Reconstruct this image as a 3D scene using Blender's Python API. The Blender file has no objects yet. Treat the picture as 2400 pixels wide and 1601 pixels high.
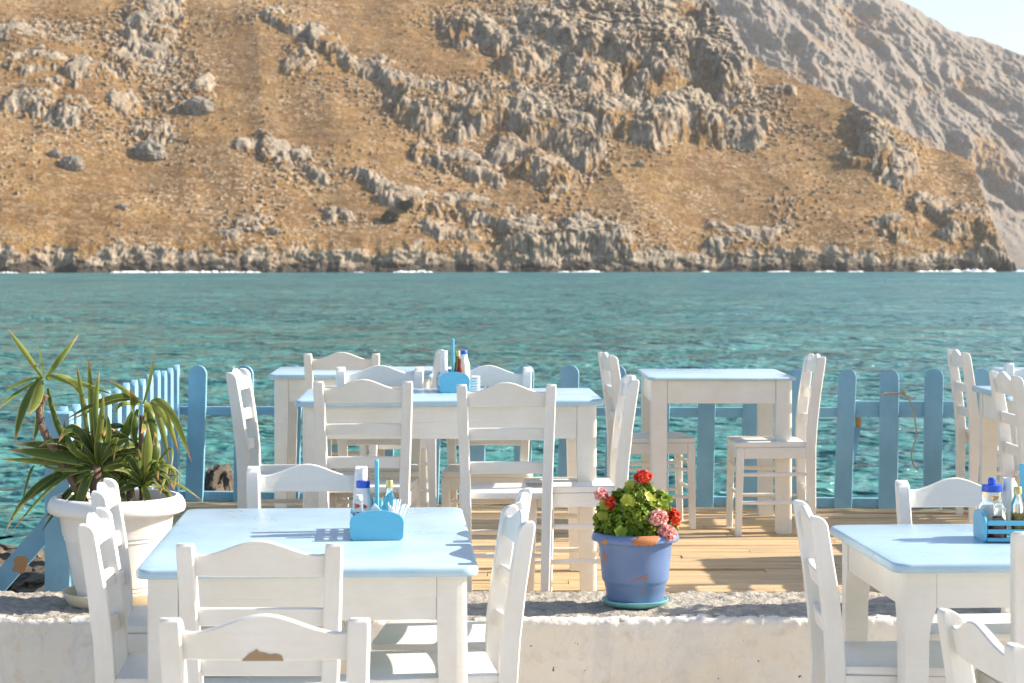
import bpy, bmesh, math, random
import numpy as np
from mathutils import Vector, Matrix, Euler
random.seed(7)
S = bpy.context.scene
R = math.radians
PI = math.pi

# ------------------------------------------------------------------ camera, sky, sun, exposure
HC = 1.567; F = 4700.0; HY = 622.0
cd = bpy.data.cameras.new('camera'); cam = bpy.data.objects.new('camera', cd)
S.collection.objects.link(cam); S.camera = cam
cam.location = (0, 0, HC); cam.rotation_euler = (R(90), 0, 0)
cd.sensor_width = 36; cd.lens = 36 * F / 2400
cd.shift_y = -(800.5 - HY) / 2400
cd.clip_start = 0.1; cd.clip_end = 12000
cd.dof.use_dof = True; cd.dof.focus_distance = 6.6; cd.dof.aperture_fstop = 9.0

SUN_EL, SUN_AZ = 31.0, 82.0          # azimuth clockwise from the view direction (+Y)
w = bpy.data.worlds.new('World'); S.world = w; w.use_nodes = True
nt = w.node_tree; bg = nt.nodes['Background']
sky = nt.nodes.new('ShaderNodeTexSky'); sky.sky_type = 'NISHITA'; sky.sun_disc = False
sky.sun_elevation = R(SUN_EL); sky.sun_rotation = R(SUN_AZ); sky.altitude = 0
sky.air_density = 1.0; sky.dust_density = 1.2; sky.ozone_density = 1.0
nt.links.new(sky.outputs[0], bg.inputs[0]); bg.inputs[1].default_value = 0.105
sl = bpy.data.lights.new('sun', 'SUN'); sl.energy = 5.0; sl.angle = R(0.5); sl.color = (1, .90, .76)
so = bpy.data.objects.new('sun', sl); S.collection.objects.link(so)
sd = Vector((math.sin(R(SUN_AZ)) * math.cos(R(SUN_EL)), math.cos(R(SUN_AZ)) * math.cos(R(SUN_EL)), math.sin(R(SUN_EL))))
so.rotation_euler = (-sd).to_track_quat('-Z', 'Y').to_euler()
so.location = (20, 5, 20)
vs = S.view_settings
vs.view_transform = 'Standard'; vs.look = 'None'; vs.exposure = 1.03; vs.gamma = 1; vs.use_curve_mapping = False
S.render.engine = 'CYCLES'
S.cycles.volume_bounces = 0; S.cycles.max_bounces = 8; S.cycles.diffuse_bounces = 4

def W(px, py, D):
    return Vector(((px - 1200) * D / F, D, HC - (py - HY) * D / F))
def WX(px, D): return (px - 1200) * D / F
def WZ(py, D): return HC - (py - HY) * D / F

# ------------------------------------------------------------------ noise (numpy)
def _hash(ix, iy, seed):
    n = (ix.astype(np.int64) * 374761393 + iy.astype(np.int64) * 668265263 + seed * 2147483647) & 0xffffffff
    n = ((n ^ (n >> 13)) * 1274126177) & 0xffffffff
    return n ^ (n >> 16)
def perlin(x, y, seed=0):
    x = np.asarray(x, float); y = np.asarray(y, float)
    xi = np.floor(x); yi = np.floor(y); xf = x - xi; yf = y - yi
    def g(ix, iy, dx, dy):
        a = (_hash(ix, iy, seed) & 0xffff) / 65536.0 * 2 * np.pi
        return np.cos(a) * dx + np.sin(a) * dy
    u = xf**3 * (xf * (xf * 6 - 15) + 10); v = yf**3 * (yf * (yf * 6 - 15) + 10)
    a = g(xi, yi, xf, yf); b = g(xi + 1, yi, xf - 1, yf)
    c = g(xi, yi + 1, xf, yf - 1); d = g(xi + 1, yi + 1, xf - 1, yf - 1)
    return (a + u * (b - a)) * (1 - v) + (c + u * (d - c)) * v
def fbm(x, y, o=4, seed=0, gain=.5, lac=2.03):
    s = 0; a = 1
    for k in range(o):
        s = s + a * perlin(x, y, seed + k * 17); x = x * lac + 3.1; y = y * lac + 1.7; a *= gain
    return s
def ridged(x, y, o=4, seed=0, gain=.55, lac=2.05):
    s = 0; a = 1
    for k in range(o):
        s = s + a * (1 - 2.2 * np.abs(perlin(x, y, seed + k * 13))); x = x * lac + 5.3; y = y * lac + 2.9; a *= gain
    return s / 2
def sst(a, b, x):
    t = np.clip((x - a) / (b - a), 0, 1); return t * t * (3 - 2 * t)

# ------------------------------------------------------------------ object helpers
def link(o): S.collection.objects.link(o); return o
def tag(o, label=None, cat=None, group=None, kind=None):
    if label: o['label'] = label
    if cat: o['category'] = cat
    if group: o['group'] = group
    if kind: o['kind'] = kind
    return o
def empty(name, loc, rz=0):
    o = bpy.data.objects.new(name, None); link(o); o.location = loc; o.rotation_euler = (0, 0, rz)
    o.empty_display_size = .1
    return o
def mesh_obj(name, verts, faces, mat, parent=None, smooth=True, angle=35):
    me = bpy.data.meshes.new(name)
    me.from_pydata([tuple(v) for v in verts], [], faces); me.update()
    if mat: me.materials.append(mat)
    if smooth:
        me.polygons.foreach_set('use_smooth', [True] * len(me.polygons))
        if angle < 180: me.set_sharp_from_angle(angle=R(angle))
    o = bpy.data.objects.new(name, me); link(o)
    if parent: o.parent = parent
    return o
def grid_obj(name, P, mat, parent=None, attr=None, wrap=False):
    """P: (rows, cols, 3) numpy grid -> mesh; fast path"""
    r, c, _ = P.shape
    me = bpy.data.meshes.new(name)
    me.vertices.add(r * c); me.vertices.foreach_set('co', P.reshape(-1).astype(np.float32))
    i = np.arange(r * c).reshape(r, c)
    q = np.stack([i[:-1, :-1], i[:-1, 1:], i[1:, 1:], i[1:, :-1]], -1).reshape(-1, 4)
    n = len(q)
    me.loops.add(n * 4); me.loops.foreach_set('vertex_index', q.reshape(-1).astype(np.int32))
    me.polygons.add(n); me.polygons.foreach_set('loop_start', (np.arange(n) * 4).astype(np.int32))
    me.polygons.foreach_set('loop_total', np.full(n, 4, np.int32))
    me.polygons.foreach_set('use_smooth', np.ones(n, bool))
    me.update(calc_edges=True); me.validate()
    if attr:
        for k, a in attr.items():
            at = me.attributes.new(k, 'FLOAT', 'POINT'); at.data.foreach_set('value', a.reshape(-1).astype(np.float32))
    me.materials.append(mat)
    o = bpy.data.objects.new(name, me); link(o)
    if parent: o.parent = parent
    return o

class MB:
    def __init__(s): s.v = []; s.f = []
    def add(s, vs_, fs):
        b = len(s.v); s.v += [Vector(v) for v in vs_]; s.f += [[i + b for i in f] for f in fs]; return s
    def loft(s, secs, cap=True):
        n = len(secs[0]); vs_ = [p for sec in secs for p in sec]; fs = []
        for k in range(len(secs) - 1):
            for i in range(n):
                j = (i + 1) % n
                fs.append([k * n + i, k * n + j, (k + 1) * n + j, (k + 1) * n + i])
        if cap:
            fs.append(list(range(n))[::-1]); m = (len(secs) - 1) * n; fs.append([m + i for i in range(n)])
        return s.add(vs_, fs)
    def box(s, x0, x1, y0, y1, z0, z1, b=.003, M=None):
        """box with chamfered edges (24-vertex rounded box)"""
        b = min(b, abs(x1 - x0) * .45, abs(y1 - y0) * .45, abs(z1 - z0) * .45)
        secs = []
        for z, k in ((z0, b), (z0 + b, 0), (z1 - b, 0), (z1, b)):
            kk = b + (k * .0)
            x0_, x1_, y0_, y1_ = x0 + k, x1 - k, y0 + k, y1 - k
            c = b * (.3 if k else 1)
            secs.append([Vector(p) for p in ((x0_ + c, y0_, z), (x1_ - c, y0_, z), (x1_, y0_ + c, z), (x1_, y1_ - c, z),
                                              (x1_ - c, y1_, z), (x0_ + c, y1_, z), (x0_, y1_ - c, z), (x0_, y0_ + c, z))])
        if M is not None: secs = [[M @ p for p in q] for q in secs]
        return s.loft(secs)
    def tube(s, pts, rad, n=8, cap=True):
        pts = [Vector(p) for p in pts]
        if not hasattr(rad, '__len__'): rad = [rad] * len(pts)
        secs = []
        up = Vector((0, 0, 1))
        for i, p in enumerate(pts):
            t = (pts[min(i + 1, len(pts) - 1)] - pts[max(i - 1, 0)]).normalized()
            if abs(t.dot(up)) > .95: up_ = Vector((0, 1, 0))
            else: up_ = up
            a = t.cross(up_).normalized(); b_ = a.cross(t).normalized()
            secs.append([p + (a * math.cos(2 * PI * k / n) + b_ * math.sin(2 * PI * k / n)) * rad[i] for k in range(n)])
        return s.loft(secs, cap)
    def lathe(s, prof, n=32, c=(0, 0, 0), cap=False):
        secs = [[Vector((c[0] + r * math.cos(2 * PI * k / n), c[1] + r * math.sin(2 * PI * k / n), c[2] + z)) for k in range(n)] for r, z in prof]
        return s.loft(secs, cap)
    def build(s, name, mat, parent=None, angle=35):
        bm = bmesh.new()
        vv = [bm.verts.new(v) for v in s.v]
        for f in s.f:
            try: bm.faces.new([vv[i] for i in f])
            except ValueError: pass
        bmesh.ops.recalc_face_normals(bm, faces=bm.faces)
        me = bpy.data.meshes.new(name); bm.to_mesh(me); bm.free()
        me.materials.append(mat)
        me.polygons.foreach_set('use_smooth', [True] * len(me.polygons)); me.set_sharp_from_angle(angle=R(angle))
        o = bpy.data.objects.new(name, me); link(o)
        if parent: o.parent = parent
        return o

def kids(o): return [c for c in bpy.data.objects if c.parent == o]
def copy_tree(o, parent=None):
    c = o.copy(); link(c)
    c.parent = parent
    for ch in kids(o): copy_tree(ch, c)
    return c

# ------------------------------------------------------------------ materials
class Mat:
    def __init__(s, name, col=(.8, .8, .8), rough=.5, **kw):
        s.m = bpy.data.materials.new(name); s.m.use_nodes = True
        s.nt = s.m.node_tree; s.b = s.nt.nodes['Principled BSDF']
        s.b.inputs['Base Color'].default_value = (*col, 1); s.b.inputs['Roughness'].default_value = rough
        for k, v in kw.items(): s.b.inputs[k.replace('_', ' ')].default_value = v
    def n(s, t, **kw):
        x = s.nt.nodes.new(t)
        for k, v in kw.items(): setattr(x, k, v)
        return x
    def l(s, a, b): s.nt.links.new(a, b)
    def coord(s, scale=(1, 1, 1), kind='Object'):
        tc = s.n('ShaderNodeTexCoord'); mp = s.n('ShaderNodeMapping'); mp.inputs['Scale'].default_value = scale
        s.l(tc.outputs[kind], mp.inputs[0]); return mp.outputs[0]
    def rnd_offset(s, vec):
        oi = s.n('ShaderNodeObjectInfo'); m = s.n('ShaderNodeVectorMath', operation='MULTIPLY_ADD')
        cx = s.n('ShaderNodeCombineXYZ')
        for k in range(3): s.l(oi.outputs['Random'], cx.inputs[k])
        s.l(cx.outputs[0], m.inputs[0]); m.inputs[1].default_value = (37, 53, 71); s.l(vec, m.inputs[2]); return m.outputs[0]
    def noise(s, vec, scale, detail=4, rough=.55, dist=0):
        x = s.n('ShaderNodeTexNoise'); x.inputs['Scale'].default_value = scale; x.inputs['Detail'].default_value = detail
        x.inputs['Roughness'].default_value = rough; x.inputs['Distortion'].default_value = dist
        s.l(vec, x.inputs['Vector']); return x.outputs['Fac']
    def ramp(s, fac, stops):
        x = s.n('ShaderNodeValToRGB'); cr = x.color_ramp
        while len(cr.elements) < len(stops): cr.elements.new(.5)
        for e, (p, c) in zip(cr.elements, stops):
            e.position = p; e.color = (*c, 1) if hasattr(c, '__len__') else (c, c, c, 1)
        s.l(fac, x.inputs[0]); return x.outputs[0]
    def mix(s, fac, a, b):
        x = s.n('ShaderNodeMix', data_type='RGBA')
        if hasattr(fac, 'links') or not isinstance(fac, (int, float)): s.l(fac, x.inputs[0])
        else: x.inputs[0].default_value = fac
        for v, i in ((a, 6), (b, 7)):
            if isinstance(v, tuple): x.inputs[i].default_value = (*v, 1)
            else: s.l(v, x.inputs[i])
        return x.outputs[2]
    def math(s, op, a, b=None, c=None):
        x = s.n('ShaderNodeMath', operation=op)
        for v, i in ((a, 0), (b, 1), (c, 2)):
            if v is None: continue
            if isinstance(v, (int, float)): x.inputs[i].default_value = v
            else: s.l(v, x.inputs[i])
        return x.outputs[0]
    def attr(s, name):
        x = s.n('ShaderNodeAttribute', attribute_name=name); return x.outputs['Fac']
    def col(s, c): s.l(c, s.b.inputs['Base Color'])
    def rough(s, c): s.l(c, s.b.inputs['Roughness'])
    def bump(s, h, strength=.3, dist=.01, normal=None):
        x = s.n('ShaderNodeBump'); x.inputs['Strength'].default_value = strength; x.inputs['Distance'].default_value = dist
        s.l(h, x.inputs['Height'])
        if normal is not None: s.l(normal, x.inputs['Normal'])
        s.l(x.outputs[0], s.b.inputs['Normal']); return x.outputs[0]

def painted(name, col, dirt, rough=.4, wear=None, wear_t=.70, grain=(3, 3, 40), rand=True, bump=.25, spec=.5):
    m = Mat(name, col, rough); m.b.inputs['Specular IOR Level'].default_value = spec
    v = m.coord()
    if rand: v = m.rnd_offset(v)
    mp = m.n('ShaderNodeMapping'); mp.inputs['Scale'].default_value = grain; m.l(v, mp.inputs[0])
    g = m.noise(mp.outputs[0], 1.6, 6, .6)
    a = m.noise(v, 5, 5, .6)
    c = m.mix(m.ramp(a, [(.40, 0), (.78, 1)]), col, dirt)
    c = m.mix(m.math('MULTIPLY', m.ramp(g, [(.45, 0), (.75, 1)]), .35), c, tuple(x * .86 for x in col))
    if wear:
        wn = m.noise(v, 9, 8, .68, .4)
        f = m.ramp(wn, [(wear_t, 0), (wear_t + .015, 1)])
        c = m.mix(f, c, wear)
    m.col(c)
    m.rough(m.math('MULTIPLY_ADD', a, .25, rough - .1))
    m.bump(m.math('ADD', g, m.noise(v, 30, 4)), bump, .003)
    return m.m

WHITE = painted('white_paint', (.80, .785, .755), (.72, .68, .60), .36, wear=(.38, .30, .22), wear_t=.80, grain=(60, 60, 5))
WHITE_H = painted('white_paint_rails', (.80, .785, .755), (.73, .69, .61), .36, wear=(.38, .30, .22), wear_t=.80, grain=(5, 60, 60))
WHITE_T = painted('white_paint_table', (.80, .78, .735), (.72, .67, .585), .42, wear=(.40, .33, .26), wear_t=.79, grain=(8, 60, 60))
BLUE_TOP = painted('pale_blue_paint', (.39, .56, .69), (.50, .67, .76), .28, wear=(.20, .30, .36), wear_t=.80, grain=(4, 60, 60), bump=.12)
BLUE_CADDY = painted('sky_blue_paint', (.12, .47, .66), (.15, .51, .69), .35, grain=(10, 60, 60))
BLUE_FENCE = painted('fence_blue_paint', (.23, .46, .62), (.16, .35, .47), .55, wear=(.10, .16, .17), wear_t=.725, grain=(50, 50, 4), bump=.5)
BARE_WOOD = painted('bare_wood', (.50, .28, .12), (.42, .22, .09), .7, grain=(40, 40, 5), bump=.5)
TAN_WOOD = painted('chipped_wood', (.36, .25, .15), (.30, .20, .12), .8, grain=(5, 40, 40), bump=.4)

def deck_mat():
    m = Mat('deck_timber', (.5, .33, .17), .6)
    v = m.coord((1, 1, 1)); bd = m.attr('board')
    cx = m.n('ShaderNodeCombineXYZ'); m.l(m.math('MULTIPLY', bd, 91), cx.inputs[0]); m.l(m.math('MULTIPLY', bd, 37), cx.inputs[2])
    va = m.n('ShaderNodeVectorMath', operation='ADD'); m.l(v, va.inputs[0]); m.l(cx.outputs[0], va.inputs[1])
    mp = m.n('ShaderNodeMapping'); mp.inputs['Scale'].default_value = (1.6, 60, 60); m.l(va.outputs[0], mp.inputs[0])
    g = m.noise(mp.outputs[0], 1.0, 8, .65, .3)
    c = m.ramp(g, [(.30, (.36, .20, .08)), (.5, (.60, .42, .22)), (.70, (.74, .56, .34))])
    c = m.mix(m.math('MULTIPLY', bd, .45), c, (.42, .32, .20))
    st = m.noise(va.outputs[0], 3.5, 5)
    c = m.mix(m.ramp(st, [(.55, 0), (.8, .6)]), c, (.26, .19, .12))
    m.col(c); m.bump(g, .5, .004); return m.m
DECK = deck_mat()

def plaster_mat():
    m = Mat('whitewashed_plaster', (.8, .8, .78), .8)
    v = m.coord(); a = m.noise(v, 2.2, 6, .6); b = m.noise(v, 14, 6, .65, .5); s = m.noise(v, 38, 2, .5)
    c = m.mix(m.ramp(a, [(.35, 0), (.7, 1)]), (.80, .78, .74), (.74, .68, .59))
    c = m.mix(m.ramp(b, [(.53, 0), (.66, .6)]), c, (.66, .57, .45)); c = m.mix(m.ramp(m.noise(m.coord((1, 1, .35)), 5, 6, .7, 1.0), [(.54, 0), (.64, .45)]), c, (.60, .60, .60))
    c = m.mix(m.ramp(s, [(.73, 0), (.745, 1)]), c, (.16, .12, .09))
    m.col(c); m.bump(m.math('ADD', b, m.noise(v, 60, 4)), .5, .008); return m.m
PLASTER = plaster_mat()
def concrete_mat(name, c0, c1, c2, sc=18):
    m = Mat(name, c1, .95)
    v = m.coord(); a = m.noise(v, sc, 8, .7); b = m.noise(v, sc * 4, 4, .6)
    c = m.ramp(a, [(.3, c0), (.5, c1), (.72, c2)])
    c = m.mix(m.ramp(b, [(.45, 0), (.7, .7)]), c, c0)
    m.col(c); m.bump(m.math('ADD', a, b), .8, .012); return m.m
CONCRETE = concrete_mat('rough_concrete', (.22, .20, .17), (.46, .42, .36), (.66, .60, .50))
FLOOR = concrete_mat('terrace_floor', (.52, .46, .38), (.62, .56, .47), (.68, .62, .53), 6)
ROCK = concrete_mat('shore_rock', (.03, .025, .02), (.09, .072, .052), (.30, .23, .15), 5)
SOIL = concrete_mat('soil', (.03, .02, .015), (.07, .045, .03), (.12, .08, .05), 30)

def pot_mat(name, col, dirt, chip, thr, rough=.4):
    m = Mat(name, col, rough); v = m.coord(); a = m.noise(v, 8, 5, .6)
    c = m.mix(m.ramp(a, [(.4, 0), (.75, 1)]), col, dirt)
    if chip:
        f = m.ramp(m.noise(v, 14, 7, .62, .6), [(thr, 0), (thr + .012, 1)]); c = m.mix(f, c, chip)
    m.col(c); m.bump(m.noise(v, 40, 4), .15, .003); return m.m
WPOT = pot_mat('white_plastic_pot', (.80, .78, .74), (.76, .71, .63), None, 0, .45)
WSAUCER = pot_mat('stained_saucer', (.72, .66, .52), (.62, .42, .16), None, 0, .5)
BPOT = pot_mat('blue_painted_pot', (.125, .205, .40), (.155, .24, .43), (.34, .15, .08), .625, .42)
TPOT = pot_mat('bare_terracotta', (.50, .20, .07), (.42, .16, .06), None, 0, .7)
SAUCER = pot_mat('turquoise_saucer', (.16, .46, .50), (.22, .52, .54), (.36, .33, .26), .74, .5)

def leaf_mat(name, c0, c1, c2, stripe=False):
    m = Mat(name, c1, .42)
    m.b.inputs['Specular IOR Level'].default_value = .35
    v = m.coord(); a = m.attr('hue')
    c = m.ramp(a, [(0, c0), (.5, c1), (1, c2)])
    n = m.noise(v, 25, 4); c = m.mix(m.math('MULTIPLY', n, .5), c, tuple(x * .6 for x in c1))
    if stripe:
        e = m.attr('edge'); c = m.mix(m.math('MULTIPLY', m.ramp(e, [(.72, 0), (.9, 1)]), .75), c, (.42, .42, .10))
        t = m.attr('tip'); c = m.mix(m.ramp(t, [(.84, 0), (.93, 1)]), c, (.42, .24, .09))
    m.col(c)
    tr = m.n('ShaderNodeBsdfTranslucent'); m.l(c, tr.inputs[0])
    mx = m.n('ShaderNodeMixShader'); mx.inputs[0].default_value = .3
    m.l(m.b.outputs[0], mx.inputs[1]); m.l(tr.outputs[0], mx.inputs[2])
    out = m.nt.nodes['Material Output']; m.l(mx.outputs[0], out.inputs[0])
    m.bump(m.noise(v, 60, 3), .2, .003)
    return m.m
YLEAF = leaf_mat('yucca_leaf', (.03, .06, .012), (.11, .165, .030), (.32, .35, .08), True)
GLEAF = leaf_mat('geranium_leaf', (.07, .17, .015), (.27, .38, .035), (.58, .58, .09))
def petal_mat(name, c0, c1):
    m = Mat(name, c0, .6); c = m.mix(m.ramp(m.attr('hue'), [(.3, 0), (.7, 1)]), c0, c1)
    m.col(c)
    tr = m.n('ShaderNodeBsdfTranslucent'); m.l(c, tr.inputs[0]); mx = m.n('ShaderNodeMixShader'); mx.inputs[0].default_value = .25
    m.l(m.b.outputs[0], mx.inputs[1]); m.l(tr.outputs[0], mx.inputs[2]); m.l(mx.outputs[0], m.nt.nodes['Material Output'].inputs[0])
    return m.m
RED = petal_mat('red_petal', (.55, .03, .015), (.85, .10, .03))
PINK = petal_mat('pink_petal', (.60, .06, .05), (.90, .52, .48))
TRUNK = concrete_mat('yucca_trunk', (.12, .08, .06), (.26, .18, .13), (.42, .31, .22), 40)
DRY = Mat('dry_leaf', (.45, .24, .12), .8).m
def plain(name, col, rough=.4, **kw):
    m = Mat(name, col, rough, **kw); v = m.coord(); n = m.noise(v, 20, 3)
    m.col(m.mix(m.math('MULTIPLY', n, .3), col, tuple(x * .8 for x in col))); return m.m
PWHITE = plain('white_plastic', (.82, .82, .80), .35)
PBLUE = plain('blue_plastic', (.01, .10, .62), .3)
PRED = plain('red_print', (.65, .03, .02), .5)
NAVY = plain('navy_print', (.03, .04, .25), .5)
GOLD = plain('gold_cap', (.62, .48, .22), .35, Metallic=.6)
OIL = plain('olive_oil', (.35, .22, .01), .1, Transmission_Weight=.5)
VIN = plain('red_vinegar', (.25, .03, .01), .1, Transmission_Weight=.3)
GREENB = plain('green_label', (.12, .28, .02), .3)
NAPKIN = plain('napkin_paper', (.86, .86, .86), .8)
GLASS = Mat('clear_glass', (.95, .98, .96), .03, Transmission_Weight=1.0, IOR=1.35).m
ROPE = plain('rope_fibre', (.45, .36, .27), .9)
STEM = plain('green_stem', (.16, .22, .05), .6)

# ------------------------------------------------------------------ sea
SEA = -1.2
def sea_mat():
    m = Mat('sea_water', (.01, .14, .14), .1); m.b.inputs['IOR'].default_value = 1.33
    tc = m.n('ShaderNodeTexCoord'); geo = tc.outputs['Object']
    sep = m.n('ShaderNodeSeparateXYZ'); m.l(geo, sep.inputs[0])
    far = m.ramp(m.math('DIVIDE', sep.outputs[1], 600.0), [(0.0, 0), (.05, .12), (.30, .6), (.9, 1)])
    mp = m.n('ShaderNodeMapping'); mp.inputs['Scale'].default_value = (.03, .012, 1); m.l(geo, mp.inputs[0])
    pat = m.noise(mp.outputs[0], 1.5, 5, .6)
    c = m.mix(far, (.058, .21, .192), (.030, .155, .19))
    c = m.mix(m.ramp(pat, [(.40, 0), (.62, .6)]), c, (.075, .25, .235))
    m.col(c); m.l(m.math('MULTIPLY_ADD', far, -.30, .5), m.b.inputs['Specular IOR Level']); m.rough(m.math('MULTIPLY_ADD', far, .2, .1))
    def wv(sc, s, d=4, dist=.4):
        q = m.n('ShaderNodeMapping'); q.inputs['Scale'].default_value = sc; m.l(geo, q.inputs[0]); return m.noise(q.outputs[0], s, d, .6, dist)
    b1 = m.bump(wv((.5, 1.2, 1), .16, 5), 1, 4.5)
    b2 = m.bump(wv((.55, 1.2, 1), .9, 4), 1, .7, b1)
    m.bump(wv((.6, 1.3, 1), 5.0, 3), .8, .07, b2)
    return m.m
cols = np.concatenate([np.linspace(-9000, -260, 30)[:-1], np.linspace(-260, 2660, 960), np.linspace(2660, 11400, 30)[1:]])
ys = np.concatenate([np.linspace(2000, 1450, 8)[:-1], np.linspace(1450, 760, 620)[:-1], np.linspace(760, 660, 360)[:-1], np.linspace(660, 636.4, 150)[:-1], np.linspace(636.4, 627, 16)])
Dr = (HC - SEA) * F / (ys - HY)
Dg, Ug = np.meshgrid(Dr, cols, indexing='ij')
X = (Ug - 1200) * Dg / F; Y = Dg
fade = np.exp(-Y / 170.0)
wx = X + .6 * fbm(X * .15, Y * .15, 2, 5)
h = 1.1 * .16 * fbm(wx * .16, Y * .36, 2, 11) + .13 * ridged(wx * .30 + Y * .05, Y * .75, 3, 21) + .06 * ridged(wx * .9, Y * 2.0, 3, 31) + .022 * fbm(wx * 3.2, Y * 6.0, 2, 41)
sw = .20 * ridged(X * .035 + .01 * Y, Y * .045, 3, 61) + .10 * fbm(X * .08, Y * .11, 2, 63)
Z = SEA + (h - .12) * np.clip(fade * 1.25, 0, 1) + (sw - .12) * sst(30, 120, Y) * sst(790, 700, Y - .085 * .75 * (Ug - 1200) * 0)
sea = grid_obj('sea', np.stack([X, Y, Z], -1), sea_mat())
tag(sea, kind='structure')

# ------------------------------------------------------------------ the hill across the water
# outcrops: px, py, rx, ry, tilt (deg, + = falls to the right), height (m)
OUT = [(1180, 95, 150, 42, 14, 9), (1290, 110, 90, 60, 40, 7), (1430, 85, 210, 100, 5, 15), (1370, 160, 90, 55, 25, 8), (1560, 110, 100, 120, 10, 14), (1690, 130, 60, 130, -14, 14), (1480, 290, 120, 42, 8, 9),
       (1610, 285, 150, 50, 5, 11), (1740, 285, 70, 50, 10, 8), (1250, 110, 60, 90, 30, 9),
       (930, 200, 80, 34, 30, 5), (1010, 250, 100, 45, 12, 8), (1130, 270, 100, 42, 5, 8), (1260, 280, 120, 46, 12, 9), (1350, 330, 70, 50, 40, 8), (1290, 390, 70, 42, 20, 7), (1200, 350, 60, 30, 0, 4),
       (760, 110, 90, 22, 42, 5), (660, 60, 60, 24, 20, 4), (830, 160, 50, 18, 40, 3), (700, 140, 40, 30, 60, 3),
       (370, 30, 70, 70, 0, 7), (340, 95, 60, 25, 10, 5), (280, 130, 40, 26, 0, 5), (185, 175, 60, 28, -10, 6), (60, 240, 85, 36, -12, 6), (165, 265, 55, 40, 0, 7), (230, 165, 30, 26, 0, 4),
       (300, 225, 45, 22, 0, 3), (400, 205, 55, 20, 0, 3), (350, 280, 55, 26, 0, 5), (470, 190, 30, 40, 20, 3), (60, 70, 120, 30, 0, 2.5), (90, 150, 90, 22, 0, 3),
       (350, 140, 60, 20, 0, 3), (640, 340, 60, 26, 50, 3), (720, 380, 50, 18, 45, 3), (560, 340, 30, 14, 0, 2),
       (1010, 350, 60, 20, 45, 4), (1110, 385, 80, 24, 30, 4), (890, 430, 70, 20, 25, 3.5), (990, 470, 100, 26, 12, 4), (1150, 500, 110, 30, 25, 4), (1260, 560, 100, 40, 20, 5), (1060, 540, 90, 24, 10, 3),
       (1380, 560, 110, 40, 0, 5), (800, 500, 40, 14, 0, 2), (1700, 560, 60, 24, 0, 2), (560, 540, 60, 12, 0, 1.5),
       (2055, 330, 42, 80, -14, 9), (2040, 240, 70, 30, 30, 7), (1900, 180, 60, 12, 32, 3), (2110, 380, 35, 60, -10, 6), (2010, 370, 20, 20, 0, 4), (2110, 540, 50, 26, 20, 5), (2200, 500, 80, 24, 25, 4), (2290, 540, 80, 40, 35, 6),
       (2340, 590, 60, 36, 20, 6), (1780, 540, 60, 20, 0, 2), (1750, 230, 30, 60, -10, 7), (1840, 225, 30, 10, 30, 2)]
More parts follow.
